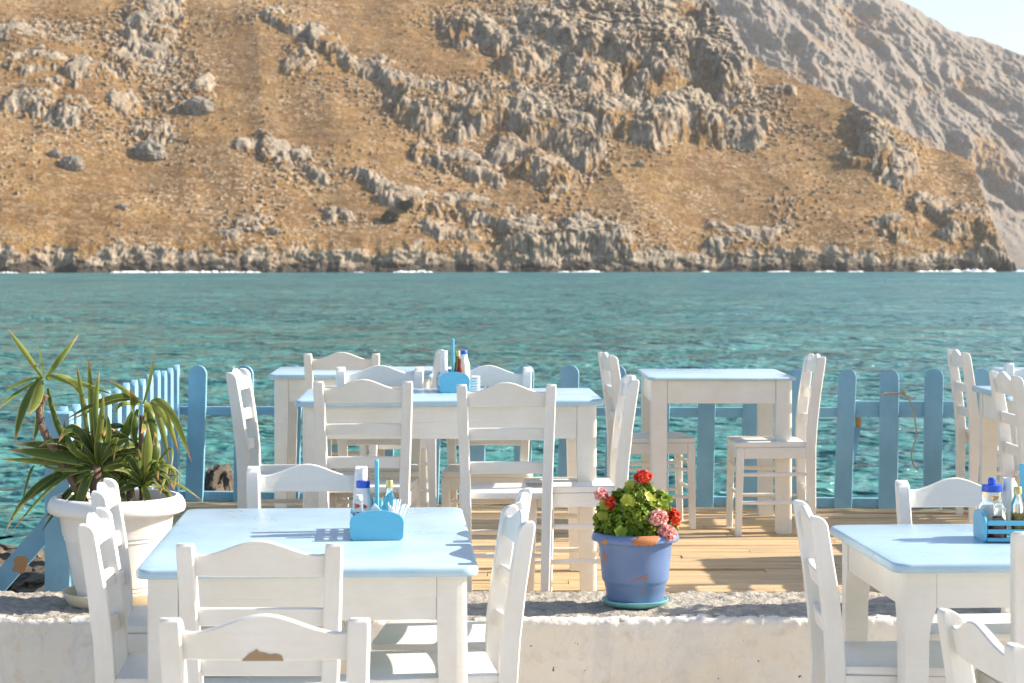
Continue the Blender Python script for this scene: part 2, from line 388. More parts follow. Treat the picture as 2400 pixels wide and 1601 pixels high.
def hill():
    px = np.linspace(-260, 2660, 1300)
    d = np.concatenate([np.linspace(-6, 14, 70)[:-1], np.linspace(14, 300, 640), np.linspace(301, 520, 40)])
    d2, U = np.meshgrid(d, px, indexing='ij')
    fo = np.exp(-np.clip(d2, 0, None) / 6.0)
    fl_ = .75
    shore = 814 + 14 * fbm(U * .0022, 0 * U, 2, 3) + fo * (5 * fbm(U * .012, 0 * U, 4, 5) + 0.5 * fbm(U * .05, 0 * U, 3, 6)) + .085 * (U - 1200) * fl_
    Y = shore + d2; X = (U - 1200) * Y / F
    cliff = 9.5
    base = np.where(d2 < 0, d2 * .6, cliff * sst(-1.0, 9, d2) ** .8) + .60 * np.clip(d2 - 3, 0, None)
    base -= .02 * np.clip(d2 - 4, 0, None) * sst(900, 0, U) * 0
    PY = HY - (base - HC + SEA) * F / Y * 1.0
    wxx = U + 44 * fbm(U * .012, PY * .02, 5, 51, .6); wyy = PY + 34 * fbm(U * .012 + 40, PY * .02, 5, 52, .6)
    M = np.zeros_like(U); Hh = np.zeros_like(U); Rn = np.full_like(U, 9.)
    for (cx, cy, rx, ry, t, A) in OUT:
        if cx < 560: A *= .7; rx *= .92; ry *= .85
        c, s = math.cos(R(t)), math.sin(R(t))
        dx = wxx - cx; dy = wyy - cy
        a = (dx * c + dy * s) / rx; b = (-dx * s + dy * c) / ry
        r = np.sqrt(a * a + b * b)
        lo = b > 0; k = np.where(lo, sst(1.18, .62, r), sst(1.25, .2, r)); M = np.maximum(M, sst(1.16, .98, r)); Hh = np.maximum(Hh, A * k); Rn = np.minimum(Rn, r)
    # small scattered stones, denser near outcrops and along bands
    SL = base * 1.9
    sp = perlin(X * .42, SL * .50, 71) + .45 * perlin(X * .9, SL * 1.1, 72)
    dens = fbm(U * .004, PY * .006, 3, 77)
    near = sst(2.2, 1.1, Rn)
    sm = sst(.50 - .50 * dens - .26 * near, .62 - .50 * dens - .26 * near, sp)
    ce = 9.5 + 5 * fbm(X * .02, 0 * X, 3, 91) + 5 * fbm(X * .09, base * .1, 3, 92)
    coast = sst(ce + 2, ce - 2, base)
    gp = sst(.00, .22, fbm(X * .05, SL * .075, 5, 95, .6)) * sst(1.0, .3, Hh / 16)
    M0 = M; M = M * (1 - .95 * gp)
    rock = np.clip(np.maximum(np.maximum(M, coast * (1 - .3 * gp)), sm * .9), 0, 1)
    z = base.copy()
    z += -5 * np.abs(fbm(X * .016 + base * .006, base * .004, 2, 103)) * sst(8, 50, base) + 7 * fbm(X * .010, Y * .010, 2, 101) * sst(5, 60, base) + 1.8 * fbm(X * .03, Y * .03, 3, 102) * sst(4, 30, base)
    z += Hh * (.85 + .3 * M) + sm * (1 - M) * .9
    # terraces of trodden ground, rills
    z += .22 * np.sin(base * 1.0 + 4 * fbm(X * .015, base * .04, 2, 151)) * (1 - rock)
    z += (.40 * fbm(X * .12, Y * .12, 3, 131) + .10 * perlin(X * .7, Y * .7, 141)) * (1 - .5 * rock)
    # fissures, ribs and blocks carved horizontally into the rock
    wz = z + 2.5 * fbm(X * .08, z * .08, 2, 7)
    fis = ridged(X * .048 + .5 * fbm(X * .03, z * .05, 2, 8), wz * .038, 5, 111, .58)
    blk = ridged(X * .16 + .6 * fbm(X * .1, z * .1, 2, 9) + wz * .05, wz * .20 - X * .04, 5, 121, .64)
    led = np.abs(perlin(X * .02 + 9, wz * .16, 133))
    cut = (-6.0 * (fis - .35) + 3.2 * (blk - .4) - 2.0 * sst(.10, .0, led) * sst(-.1, .3, fbm(X * .02, z * .03, 2, 134)))
    Y = Y - M * cut * np.clip(Hh / 7, .40, 2.0) - coast * (-1.6 * (fis - .35) + 3.0 * (blk - .4) + 2.2 * fbm(X * .07, z * .16, 3, 97) - .8 * sst(.14, .0, led)) * sst(-.5, 1.5, base) - (1 - M) * (1 - coast) * sm * .9 * blk
    X = (U - 1200) * Y / F
    # ridge on the right, where the hill gives way to the farther mountain
    rx_ = np.array([-300, 1500, 1640, 1700, 1770, 1900, 2010, 2100, 2160, 2290, 2400, 2480, 2560, 2700.])
    ry_ = np.array([-760, -420, -20, 60, 140, 200, 245, 295, 335, 382, 410, 470, 560, 640.])
    yr = np.interp(U, rx_, ry_) + 10 * fbm(U * .02, 0 * U, 3, 161)
    yl = np.interp(U, [2240, 2270, 2300, 2335, 2360, 2390, 2450], [-3000, 360, 440, 535, 590, 638, 640])   # the point where the shore turns away
    yr = np.maximum(yr, yl)
    zr = (HY - yr) * Y / F + HC - SEA
    over = z - zr
    z = np.where(over > 0, zr - 1.3 * over + 1.5 * fbm(X * .1, Y * .1, 3, 171), z)
    P = np.stack([X, Y, z + SEA], -1)
    wet = sst(5.5, 1.5, z + 4.5 * fbm(X * .09, z * .15, 4, 181))
    return grid_obj('hill', P, HILLM, attr={'rock': rock, 'big': np.clip(M + coast, 0, 1), 'wet': wet})
def hill_mat(name, far=False):
    m = Mat(name, (.4, .3, .2), .95); m.b.inputs['Specular IOR Level'].default_value = .1
    v = m.coord(); rk = m.attr('rock'); wet = m.attr('wet')
    n1 = m.noise(v, .035, 6, .6); n2 = m.noise(v, .30, 6, .65); n3 = m.noise(v, .9, 4, .6)
    q = m.n('ShaderNodeMapping'); q.inputs['Scale'].default_value = (.07, .10, .45); m.l(v, q.inputs[0])
    st = m.noise(q.outputs[0], 1.0, 6, .65, .3)
    g = m.ramp(n1, [(.40, (.130, .062, .018)), (.5, (.195, .098, .029)), (.60, (.27, .150, .046))])
    g = m.mix(m.ramp(st, [(.44, 0), (.62, .8)]), g, (.29, .185, .090))
    g = m.mix(m.ramp(n3, [(.48, 0), (.60, .9)]), g, (.105, .075, .028))
    g = m.mix(m.ramp(n2, [(.55, 0), (.64, .6)]), g, (.35, .265, .175))
    n4 = m.noise(v, .62, 3, .7, .6); zone = m.noise(v, .022, 4, .6)
    pale = m.math('MULTIPLY', m.ramp(n4, [(.555, 0), (.60, 1)]), m.ramp(zone, [(.42, .25), (.58, 1)]))
    g = m.mix(pale, g, (.42, .35, .26))
    g = m.mix(m.ramp(m.noise(v, .05, 5, .7), [(.52, 0), (.68, .55)]), g, (.16, .085, .034))
    q2 = m.n('ShaderNodeMapping'); q2.inputs['Scale'].default_value = (.22, .22, .10); m.l(v, q2.inputs[0])
    r1 = m.noise(q2.outputs[0], 1.0, 8, .66, .4)
    rl = (.20, .18, .16) if far else (.30, .25, .19)
    r = m.ramp(r1, [(.32, (.15, .13, .11)), (.47, rl), (.66, (.27, .24, .205) if far else (.42, .355, .275))])
    r = m.mix(m.ramp(n1, [(.50, 0), (.66, .35 if far else .45)]), r, (.30, .18, .085))
    r = m.mix(m.ramp(n3, [(.5, 0), (.62, .55)]), r, (.12, .09, .052))
    f = m.math('ADD', rk, m.math('MULTIPLY', m.math('SUBTRACT', n2, .5), 1.1))
    f = m.ramp(f, [(.50, 0), (.68, 1)])
    c = m.mix(f, g, r)
    c = m.mix(wet, c, (.06, .05, .04))
    m.col(c)
    hh = m.math('ADD', m.math('MULTIPLY', n2, 1.0), m.math('MULTIPLY', n3, .4))
    m.bump(m.math('ADD', hh, m.math('MULTIPLY', r1, m.math('MULTIPLY', rk, 1.2))), .8, 1.0)
    return m.m
HILLM = hill_mat('dry_hillside')
tag(hill(), kind='structure')

def far_mountain():
    px = np.linspace(1300, 2900, 760)
    t = np.linspace(0, 1.35, 520)
    T, U = np.meshgrid(t, px, indexing='ij')
    ys_ = np.interp(U, [1300, 1800, 2060, 2110, 2180, 2215, 2300, 2400, 2600, 2900], [-260, -120, -28, 0, 36, 62, 100, 130, 220, 330]) + 7 * fbm(U * .02, 0 * U, 4, 201)
    Y = 2000 + 830 * T + .16 * (U - 2000); X = (U - 1200) * Y / F
    zr = (HY - ys_) * (2830 + .16 * (U - 2000)) / F + HC
    z = zr * np.where(T < 1, T ** .9, 1 - (T - 1) * 1.5) - 1
    gul = ridged((X + .6 * Y) * .0047, (Y - .4 * X) * .0014, 4, 211)
    am = sst(0, .2, T) * sst(1.12, .85, T)
    z += am * 42 * (gul - .4)
    wz = z + 12 * fbm(X * .0125, z * .0125, 2, 12)
    fis = ridged(X * .019 + .5 * fbm(X * .0075, z * .0125, 2, 13), wz * .008, 5, 221)
    blk = ridged(X * .044, wz * .04, 5, 231, .65)
    led = np.abs(perlin(X * .004, wz * .016, 251))
    Y = Y - am * (38 * (fis - .35) + 16 * (blk - .4) - 10 * sst(.16, 0, led) + 48 * fbm(X * .006, z * .005, 3, 14))
    X = (U - 1200) * Y / F
    rock = np.clip(.75 + .5 * (fis - .3) + .9 * fbm(X * .0075, z * .0125, 3, 261), 0, 1)
    return grid_obj('mountain', np.stack([X, Y, z], -1), HILLM2, attr={'rock': rock, 'wet': 0 * rock})
HILLM2 = hill_mat('bare_mountain_rock', True)
tag(far_mountain(), kind='structure')

# boulders lying on the hill
def boulder(name, loc, size, seed, mat, flat=.8, sub=4, rz=0, parent=None):
    bm = bmesh.new(); bmesh.ops.create_icosphere(bm, subdivisions=sub, radius=1)
    co = np.array([v.co[:] for v in bm.verts])
    a = 1 + .38 * ridged(co[:, 0] * 1.3 + seed, co[:, 1] * 1.3 + co[:, 2] * .7, 4, seed) - .2 + .22 * fbm(co[:, 2] * 1.8 + seed, co[:, 0] * 1.8 - co[:, 1], 4, seed + 9)
    for v, k in zip(bm.verts, a): v.co = v.co * float(k)
    me = bpy.data.meshes.new(name)
    for v in bm.verts: v.co = Vector((v.co.x * size[0], v.co.y * size[1], v.co.z * size[2]))
    bm.to_mesh(me); bm.free(); me.materials.append(mat)
    me.polygons.foreach_set('use_smooth', [True] * len(me.polygons)); me.set_sharp_from_angle(angle=R(28))
    o = bpy.data.objects.new(name, me); link(o); o.location = loc; o.rotation_euler = (0, 0, rz)
    if parent: o.parent = parent
    return o
HROCK = Mat('pale_limestone', (.42, .38, .32), .95)
_v = HROCK.coord(); _n = HROCK.noise(_v, .5, 7, .7); HROCK.col(HROCK.ramp(_n, [(.3, (.16, .14, .11)), (.5, (.30, .26, .21)), (.7, (.40, .35, .285))])); HROCK.bump(_n, 1, 1.5)
def hill_surface(px, py):
    """a point on the hill under an image position: intersect with the evaluated mesh"""
    o = bpy.data.objects['hill']; d = Vector(((px - 1200) / F, 1, -(py - HY) / F)).normalized()
    ok, loc, no, idx = o.ray_cast(Vector((0, 0, HC)), d)
    return loc if ok else None
bpy.context.view_layer.update()
for (px, py, s, lab) in [(352, 366, 6.0, 'large pale boulder standing alone on the brown lower slope of the left hillside'),
                         (168, 392, 4.6, 'pale boulder low on the left hillside, left of the large lone boulder'),
                         (466, 262, 6.2, 'broad double-topped pale boulder on the left hillside, above the large lone boulder'),
                         (130, 366, 2.6, 'small pale boulder on the far left slope above the lower left pale boulder'),
                         (642, 545, 2.0, 'small lone stone low on the hill just above the left shore'),
                         (286, 488, 1.9, 'small grey stone halfway down the left slope'),
                         (1500, 386, 2.0, 'small bright stone on the slope right under the grey cliffs'),
                         (1272, 444, 1.3, 'small white stone below the central rock band')]:
    p = hill_surface(px, py)
    if p is None: continue
    b = boulder('boulder', p + Vector((0, 0, s * .25)), (s, s * .7, s * .75), int(px), HROCK.m, sub=5)
    tag(b, lab, 'boulder', 'boulders on the hillside')
BUSHM = Mat('dark_bush_leaves', (.05, .06, .03), .9).m
for (px, py, s, lab) in [(952, 488, 3.2, 'dark round bush on the hillside, upper of the two above the middle shore'),
                         (914, 518, 3.6, 'dark round bush on the hillside, lower left of the two above the middle shore')]:
    p = hill_surface(px, py)
    if p is None: continue
    mb = MB(); rr = random.Random(int(px))
    for k in range(420):
        v = Vector((rr.gauss(0, 1), rr.gauss(0, 1), rr.gauss(0, 1))).normalized() * (rr.random() ** .4)
        v = Vector((v.x * s, v.y * s, v.z * s * .7 + s * .4)); a = Vector((rr.gauss(0, 1), rr.gauss(0, 1), rr.gauss(0, 1))).normalized() * s * .2
        b = a.cross(Vector((rr.random(), rr.random(), rr.random()))).normalized() * s * .12
        mb.add([v - a, v + b, v + a, v - b], [[0, 1, 2, 3]])
    o = mb.build('bush', BUSHM); o.location = p; tag(o, lab, 'bush', 'dark bushes on the hillside')

# surf along the far shore
def foam():
    segs = [(262, 345, 1.5), (345, 440, 1.2), (430, 530, 1.5), (500, 610, 1.2), (0, 40, 1.2), (70, 105, 1.1), (925, 1010, 2.0), (1165, 1190, .8), (1310, 1335, 1.1), (1340, 1412, 1.5), (1640, 1662, 1.2), (1800, 1850, 1.1), (1910, 1955, 1.3), (1990, 2025, 1), (2150, 2230, 1.3), (2230, 2330, 2.8), (2380, 2440, 1.8), (-200, -60, 1.5), (830, 850, .8)]
    px = np.linspace(-250, 2600, 2400); t = np.linspace(0, 1, 9)
    amp = np.zeros_like(px)
    for a, b, h_ in segs: amp = np.maximum(amp, h_ * sst(a - 8, a + 10, px) * sst(b + 8, b - 10, px))
    T, U = np.meshgrid(t, px, indexing='ij'); A = amp[None, :] * np.clip(.45 + 2.2 * fbm(U * .045, T * 2, 5, 301, .65), 0, 1.6)
    fl_ = .75
    shore = 814 + 14 * fbm(U * .0022, 0 * U, 2, 3) + 5 * fbm(U * .012, 0 * U, 4, 5) + 0.5 * fbm(U * .05, 0 * U, 3, 6) + .085 * (U - 1200) * fl_
    Y = shore - 9 + 9 * T; X = (U - 1200) * Y / F
    Z = SEA + A * .34 * np.sin(T * PI) ** .7 * (1 + .3 * perlin(U * .3, T * 5, 302)) - .25 * (A < .12)
    m = Mat('foam', (.82, .85, .85), .8)
    return grid_obj('surf', np.stack([X, Y, Z], -1), m.m)
tag(foam(), 'white surf breaking along the foot of the far shore', 'surf', kind='stuff')

# ------------------------------------------------------------------ haze
def haze():
    mb = MB(); mb.add([(-2200, -80, SEA - 1.4), (2200, -80, SEA - 1.4), (2200, 3400, SEA - 1.4), (-2200, 3400, SEA - 1.4),
                       (-2200, -80, 470), (2200, -80, 470), (2200, 3400, 470), (-2200, 3400, 470)],
                      [[0, 1, 2, 3], [4, 5, 6, 7], [0, 1, 5, 4], [1, 2, 6, 5], [2, 3, 7, 6], [3, 0, 4, 7]])
    m = bpy.data.materials.new('haze'); m.use_nodes = True; n = m.node_tree
    n.nodes.remove(n.nodes['Principled BSDF']); pv = n.nodes.new('ShaderNodeVolumePrincipled')
    pv.inputs['Color'].default_value = (.96, .97, 1, 1); pv.inputs['Density'].default_value = HAZE; pv.inputs['Anisotropy'].default_value = .2
    n.links.new(pv.outputs[0], n.nodes['Material Output'].inputs['Volume'])
    o = mb.build('haze', m); tag(o, kind='stuff'); return o
HAZE = .000075
haze()

# ------------------------------------------------------------------ terrace, wall, deck
DZ = .222; WZT = .325; WY0, WY1 = 7.05, 7.62
mb = MB(); mb.box(-40, 40, -60, WY0 + .02, -3, 0, .01)
tag(mb.build('terrace_floor', FLOOR), kind='structure')

def wall():
    root = empty('low_wall', (0, WY0, 0))
    tag(root, 'low whitewashed wall with a rough bare concrete top between terrace and deck', 'wall')
    L1 = np.concatenate([np.linspace(-12, -2.6, 120)[:-1], np.linspace(-2.6, 3.0, 620), np.linspace(3.0, 12, 100)[1:]])
    s = np.concatenate([np.linspace(0, .30, 26)[:-1], np.linspace(.30, .42, 20)[:-1], np.linspace(.42, .98, 60), np.linspace(1.0, 1.3, 8)])
    def prof(s_):
        r = .022; a0 = WZT - r; y = np.zeros_like(s_); z = np.zeros_like(s_)
        y = np.where(s_ < a0, 0, y); z = np.where(s_ < a0, s_, z)
        L = r * PI / 2; k = (s_ >= a0) & (s_ < a0 + L); t = (s_ - a0) / r
        y = np.where(k, r * (1 - np.cos(t)), y); z = np.where(k, a0 + r * np.sin(t), z)
        tp = a0 + L; wd = WY1 - WY0 - r; k = (s_ >= tp) & (s_ < tp + wd)
        y = np.where(k, r + s_ - tp, y); z = np.where(k, WZT, z)
        k = s_ >= tp + wd; y = np.where(k, WY1 - WY0, y); z = np.where(k, WZT - (s_ - tp - wd), z)
        return y, z
    Sg, Xg = np.meshgrid(s, L1, indexing='ij'); y, z = prof(Sg)
    top = sst(.30, .36, Sg)
    rough = .010 * fbm(Xg * 9, Sg * 9, 5, 401, .65) + .010 * ridged(Xg * 30, Sg * 30, 3, 402) - .004
    soft = .010 * fbm(Xg * 2.5, Sg * 2.5, 3, 403) + .005 * fbm(Xg * 10, Sg * 14, 4, 404)
    lip = (.004 * fbm(Xg * 5, Sg * 3, 4, 405) + .002 * fbm(Xg * 14, Sg * 20, 4, 406)) * .6 * np.exp(-((Sg - .33) / .05) ** 2)
    end = sst(1.15, 1.0, Sg)
    z2 = z + (rough * 1.1 * top + lip) * end; y2 = y - (soft + .5 * rough * (1 - top) * sst(.2, .3, Sg) + lip * 1.2) * (1 - top) - rough * .5 * top * (Sg < .4)
    P = np.stack([Xg, y2, z2], -1)
    # paint edge: ragged line near the lip
    thr = .342 + .050 * fbm(Xg * 2.3, 0 * Xg, 3, 411) + .050 * fbm(Xg * 17, Sg * 17, 5, 412, .6)
    white = (Sg < thr)
    r, c = Sg.shape; idx = np.arange(r * c).reshape(r, c)
    q = np.stack([idx[:-1, :-1], idx[:-1, 1:], idx[1:, 1:], idx[1:, :-1]], -1).reshape(-1, 4); wq = white[:-1, :-1].reshape(-1)
    V = P.reshape(-1, 3)
    for nm, sel, mt in (('plaster_face', wq, PLASTER), ('concrete_top', ~wq, CONCRETE)):
        qq = q[sel]; u, inv = np.unique(qq, return_inverse=True); inv = inv.reshape(-1, 4)
        mesh_obj(nm, V[u].tolist(), inv.tolist(), mt, root, True, 180)
wall()

def deck():
    mb = MB(); brd = []
    y = WY1 + .01; k = 0; rr = random.Random(3)
    while y < 11.42:
        wd = .098; x = -1.97
        segs = []
        while x < 9:
            L = rr.uniform(1.6, 3.6); segs.append((x, min(x + L, 9))); x += L
        for (a, b) in segs:
            n0 = len(mb.v); dz = rr.uniform(-.0035, .0035)
            n = 6; sec = []
            for i in range(n + 1):
                xx = a + .002 + (b - a - .004) * i / n; zz = DZ + dz + rr.uniform(-.0015, .0015); tl = rr.uniform(-.002, .002)
                sec.append([(xx, y + .004, zz - .028), (xx, y + .001, zz - .005 + tl), (xx, y + .006, zz + tl), (xx, y + wd - .006, zz - tl), (xx, y + wd - .001, zz - .005 - tl), (xx, y + wd - .004, zz - .028)])
            mb.loft([[Vector(p) for p in s_] for s_ in sec]); brd += [rr.random()] * (len(mb.v) - n0)
        y += wd + rr.uniform(.005, .010); k += 1
    bm_ = mb.build('deck', DECK)
    at = bm_.data.attributes.new('board', 'FLOAT', 'POINT'); at.data.foreach_set('value', brd[:len(bm_.data.vertices)])
    tag(bm_, kind='structure')
    # joists and piles carry it
    m2 = MB()
    for x in np.arange(-1.9, 9, .62): m2.box(x, x + .05, WY1 + .02, 11.40, DZ - .17, DZ - .030, .003)
    for x in (-1.8, 1.2, 4.2, 7.2):
        for yy in (9.2, 11.2): m2.box(x + .06, x + .18, yy, yy + .12, -3, DZ - .031, .005)
    o = m2.build('deck_frame', BARE_WOOD); tag(o, kind='structure')
deck()

# ------------------------------------------------------------------ fences
def picket(mb, cx, cy, ax, zt, zb, wd=.098, th=.022, lean=0, bow=0):
    """board with a rounded top; ax = unit vector along the fence"""
    ax = Vector(ax); nn = Vector((ax.y, -ax.x, 0)); c = Vector((cx, cy, 0)); n = 14
    out = [(-wd / 2, zb), (wd / 2, zb)]
    zz = np.linspace(zb, zt - wd / 2, 8)[1:]
    out += [(wd / 2, z) for z in zz] + [(wd / 2 * math.cos(a), zt - wd / 2 + wd / 2 * math.sin(a)) for a in np.linspace(0, PI, n)[1:-1]] + [(-wd / 2, z) for z in zz[::-1]]
    def pt(u, z, o, k=1):
        t = (z - zb) / (zt - zb)
        return c + ax * (u * k + lean * t + bow * math.sin(t * PI)) + nn * o + Vector((0, 0, z))
    secs = [[pt(u, z, o, k) for u, z in out] for o, k in ((-th / 2, .95), (-th / 2 + .003, 1), (th / 2 - .003, 1), (th / 2, .95))]
    mb.loft(secs)
def front_fence():
    root = empty('picket_fence', (WX(420, 11.42), 11.42, DZ))
    tag(root, 'blue picket fence with rounded tops along the sea edge of the deck', 'fence')
    inv = Vector(root.location); rr = random.Random(5)
    pxs = [467, 581, 692, 803, 912, 1020, 1127, 1233, 1340, 1449, 1557, 1664, 1770, 1876, 1988, 2093, 2198, 2307, 2415, 2520, 2630]
    def Df(px): return 11.42 + (11.0 - 11.42) * (px - 412) / (2400 - 412)
    a = Vector((WX(420, Df(420)), Df(420), 0)); b = Vector((WX(2400, Df(2400)), Df(2400), 0)); ax = (b - a).normalized()
    for px in pxs:
        D = Df(px); mb = MB(); top = 856 + 8 * (px > 1400) * min(1, (px - 1400) / 500) + rr.uniform(-1.5, 1.5)
        picket(mb, WX(px, D) - .030 - 0, D, ax, WZ(top, D), DZ - .012, rr.uniform(.096, .106), .022, rr.uniform(.010, .028), rr.uniform(-.002, .002))
        for v in mb.v: v -= inv
        mb.build('picket', BLUE_FENCE, root)
    def rail(p0, p1, z0, z1, h, th=.045):
        D0, D1 = Df(p0) + .036, Df(p1) + .036
        mb = MB(); A = Vector((WX(p0, D0), D0, z0)); B = Vector((WX(p1, D1), D1, z1)); d = (B - A).normalized(); nn = Vector((d.y, -d.x, 0)).normalized()
        secs = []
        for P in (A, B):
            secs.append([P + nn * th / 2, P + nn * th / 2 + Vector((0, 0, h)), P - nn * th / 2 + Vector((0, 0, h)), P - nn * th / 2])
        mb.loft(secs)
        for v in mb.v: v -= inv
        mb.build('rail', BLUE_FENCE, root)
    rail(405, 1500, WZ(973, 11.4), WZ(975, 11.2), .045)
    rail(1501, 1975, WZ(977, 11.2), WZ(978, 11.1), .052)
    rail(1976, 2900, WZ(978, 11.1), WZ(980, 10.9), .088)
    rail(405, 2900, DZ + .004, DZ + .004, .052)
    # bare board end and dark wedge beside a picket
    D = Df(2010) + .03; mb = MB(); p = W(2012, 982, D) - inv
    mb.box(p.x - .014, p.x + .014, p.y - .01, p.y + .02, p.z - .045, p.z + .045, .003); mb.build('bare_board_end', BARE_WOOD, root)
    mb = MB(); a1 = W(2001, 1001, D) - inv; b1 = W(2018, 1001, D) - inv; c1 = W(2002, 1090, D) - inv
    o_ = Vector((0, .02, 0)); mb.add([a1, b1, c1, a1 + o_, b1 + o_, c1 + o_], [[0, 1, 2], [3, 5, 4], [0, 3, 4, 1], [1, 4, 5, 2], [2, 5, 3, 0]]); mb.build('broken_board', BLUE_FENCE, root)
front_fence()
def side_fence():
    A = Vector((WX(414, 11.36), 11.36, 0)); B = Vector((WX(150, 7.95), 7.95, 0)); ax = (B - A).normalized()
    root = empty('picket_fence', (A.x, A.y, DZ)); inv = Vector(root.location); rr = random.Random(9)
    tag(root, 'blue picket fence running away along the left side of the deck, behind the yucca', 'fence')
    n = 14
    for i in range(n):
        p = A.lerp(B, i / (n - 1)); mb = MB()
        picket(mb, p.x, p.y, ax, 1.006 + rr.uniform(-.008, .008), DZ - .012, .098, .024, rr.uniform(-.012, .012), 0)
        for v in mb.v: v -= inv
        mb.build('picket', BLUE_FENCE, root)
    nn = Vector((ax.y, -ax.x, 0))
    if nn.x > 0: nn = -nn
    for z in (.745, DZ + .004):
        mb = MB(); secs = []
        for P in (A, B + ax * .1): secs.append([P + nn * .016 + Vector((0, 0, z)), P + nn * .016 + Vector((0, 0, z + .06)), P + nn * .055 + Vector((0, 0, z + .06)), P + nn * .055 + Vector((0, 0, z))])
        mb.loft(secs)
        for v in mb.v: v -= inv
        mb.build('rail', BLUE_FENCE, root)
    # end post with its brace
    D = 7.78; mb = MB(); x = WX(139, D); mb.box(x - .051, x + .051, D - .03, D + .03, -.3, WZ(965, D), .006)
    for v in mb.v: v -= inv
    mb.build('post', BLUE_FENCE, root)
    mb = MB(); p0 = Vector((x - .02, D + .05, WZ(1215, D))); p1 = Vector((x - .42, D + .05, WZ(1215, D) - .46)); d = (p1 - p0).normalized(); u = Vector((d.z, 0, -d.x)) * .037
    secs = [[P + u + Vector((0, -.018, 0)), P - u + Vector((0, -.018, 0)), P - u + Vector((0, .018, 0)), P + u + Vector((0, .018, 0))] for P in (p0, p1)]
    mb.loft(secs)
    for v in mb.v: v -= inv
    br = mb.build('brace', BLUE_FENCE, root)
    mb = MB(); q = W(48, 1322, D + .03); rr = random.Random(2); ring = []
    for k in range(18):
        a = 2 * PI * k / 18; r = .030 * (1 + .25 * rr.uniform(-1, 1)); ring.append(q + d * (math.cos(a) * r * 1.1) + u.normalized() * (math.sin(a) * r * .95))
    mb.loft([[p + Vector((0, .004, 0)) for p in ring], ring])
    for v in mb.v: v -= inv
    mb.build('bare_patch', BARE_WOOD, br)
side_fence()
# rope tied round a picket
mb = MB(); D = 11.04
pts = [W(x, y, D) + Vector((0, -.02, 0)) for x, y in ((2071, 921), (2085, 923), (2100, 923), (2113, 921), (2120, 927), (2131, 938), (2138, 960), (2143, 985), (2146, 1010), (2143, 1035), (2135, 1055), (2134, 1072), (2139, 1088), (2149, 1100))]
mb.tube(pts, .0045, 7)
ring = [W(2093, 922, D) + Vector((.062 * math.cos(a), .005 + .032 * math.sin(a), .004 * math.sin(3 * a))) for a in np.linspace(0, 2 * PI, 22)]
mb.tube(ring, .0045, 7)
kn = W(2114, 921, D) + Vector((0, -.028, 0))
for s_ in range(3): mb.tube([kn + Vector((.011 * math.cos(a + s_), .006 * math.sin(2 * a), .011 * math.sin(a + s_ * .7))) for a in np.linspace(0, 2 * PI, 12)], .0045, 7)
mb.tube([kn, kn + Vector((.03, -.004, -.016)), kn + Vector((.062, 0, -.035))], .004, 6)
tag(mb.build('rope', ROPE), 'frayed rope knotted round a fence picket with its end hanging down', 'rope')

# ------------------------------------------------------------------ shore rocks beside the deck
for (px, py, D, sz, seed, lab) in [(517, 1165, 13.6, (.125, .22, .20), 3, 'brown sunlit rock in the water seen between two fence pickets'),
                                   (15, 1368, 9.3, (.20, .5, .13), 12, 'dark rock below the deck at the left picture edge'),
                                   (90, 1372, 8.9, (.13, .4, .09), 25, 'dark rock between the fence brace and the end post'),
                                   (640, 1175, 13.4, (.10, .18, .09), 31, 'small rock in the water behind the side chair of the long deck table'),
                                   (-170, 1360, 9.2, (.35, .6, .2), 44, 'dark rock just outside the left picture edge')]:
    p = W(px, py, D); o = boulder('rock', p, sz, seed, ROCK, sub=5); tag(o, lab, 'rock', 'rocks in the water beside the deck')
rb = MB()
o = boulder('rocky_shore', (-4.8, 9.3, -1.75), (2.6, 3.2, 1.15), 77, ROCK, sub=5); tag(o, kind='structure')
o = boulder('rocky_shore', (-1.9, 13.9, -1.5), (.8, .9, .9), 79, ROCK, sub=5); tag(o, kind='structure')

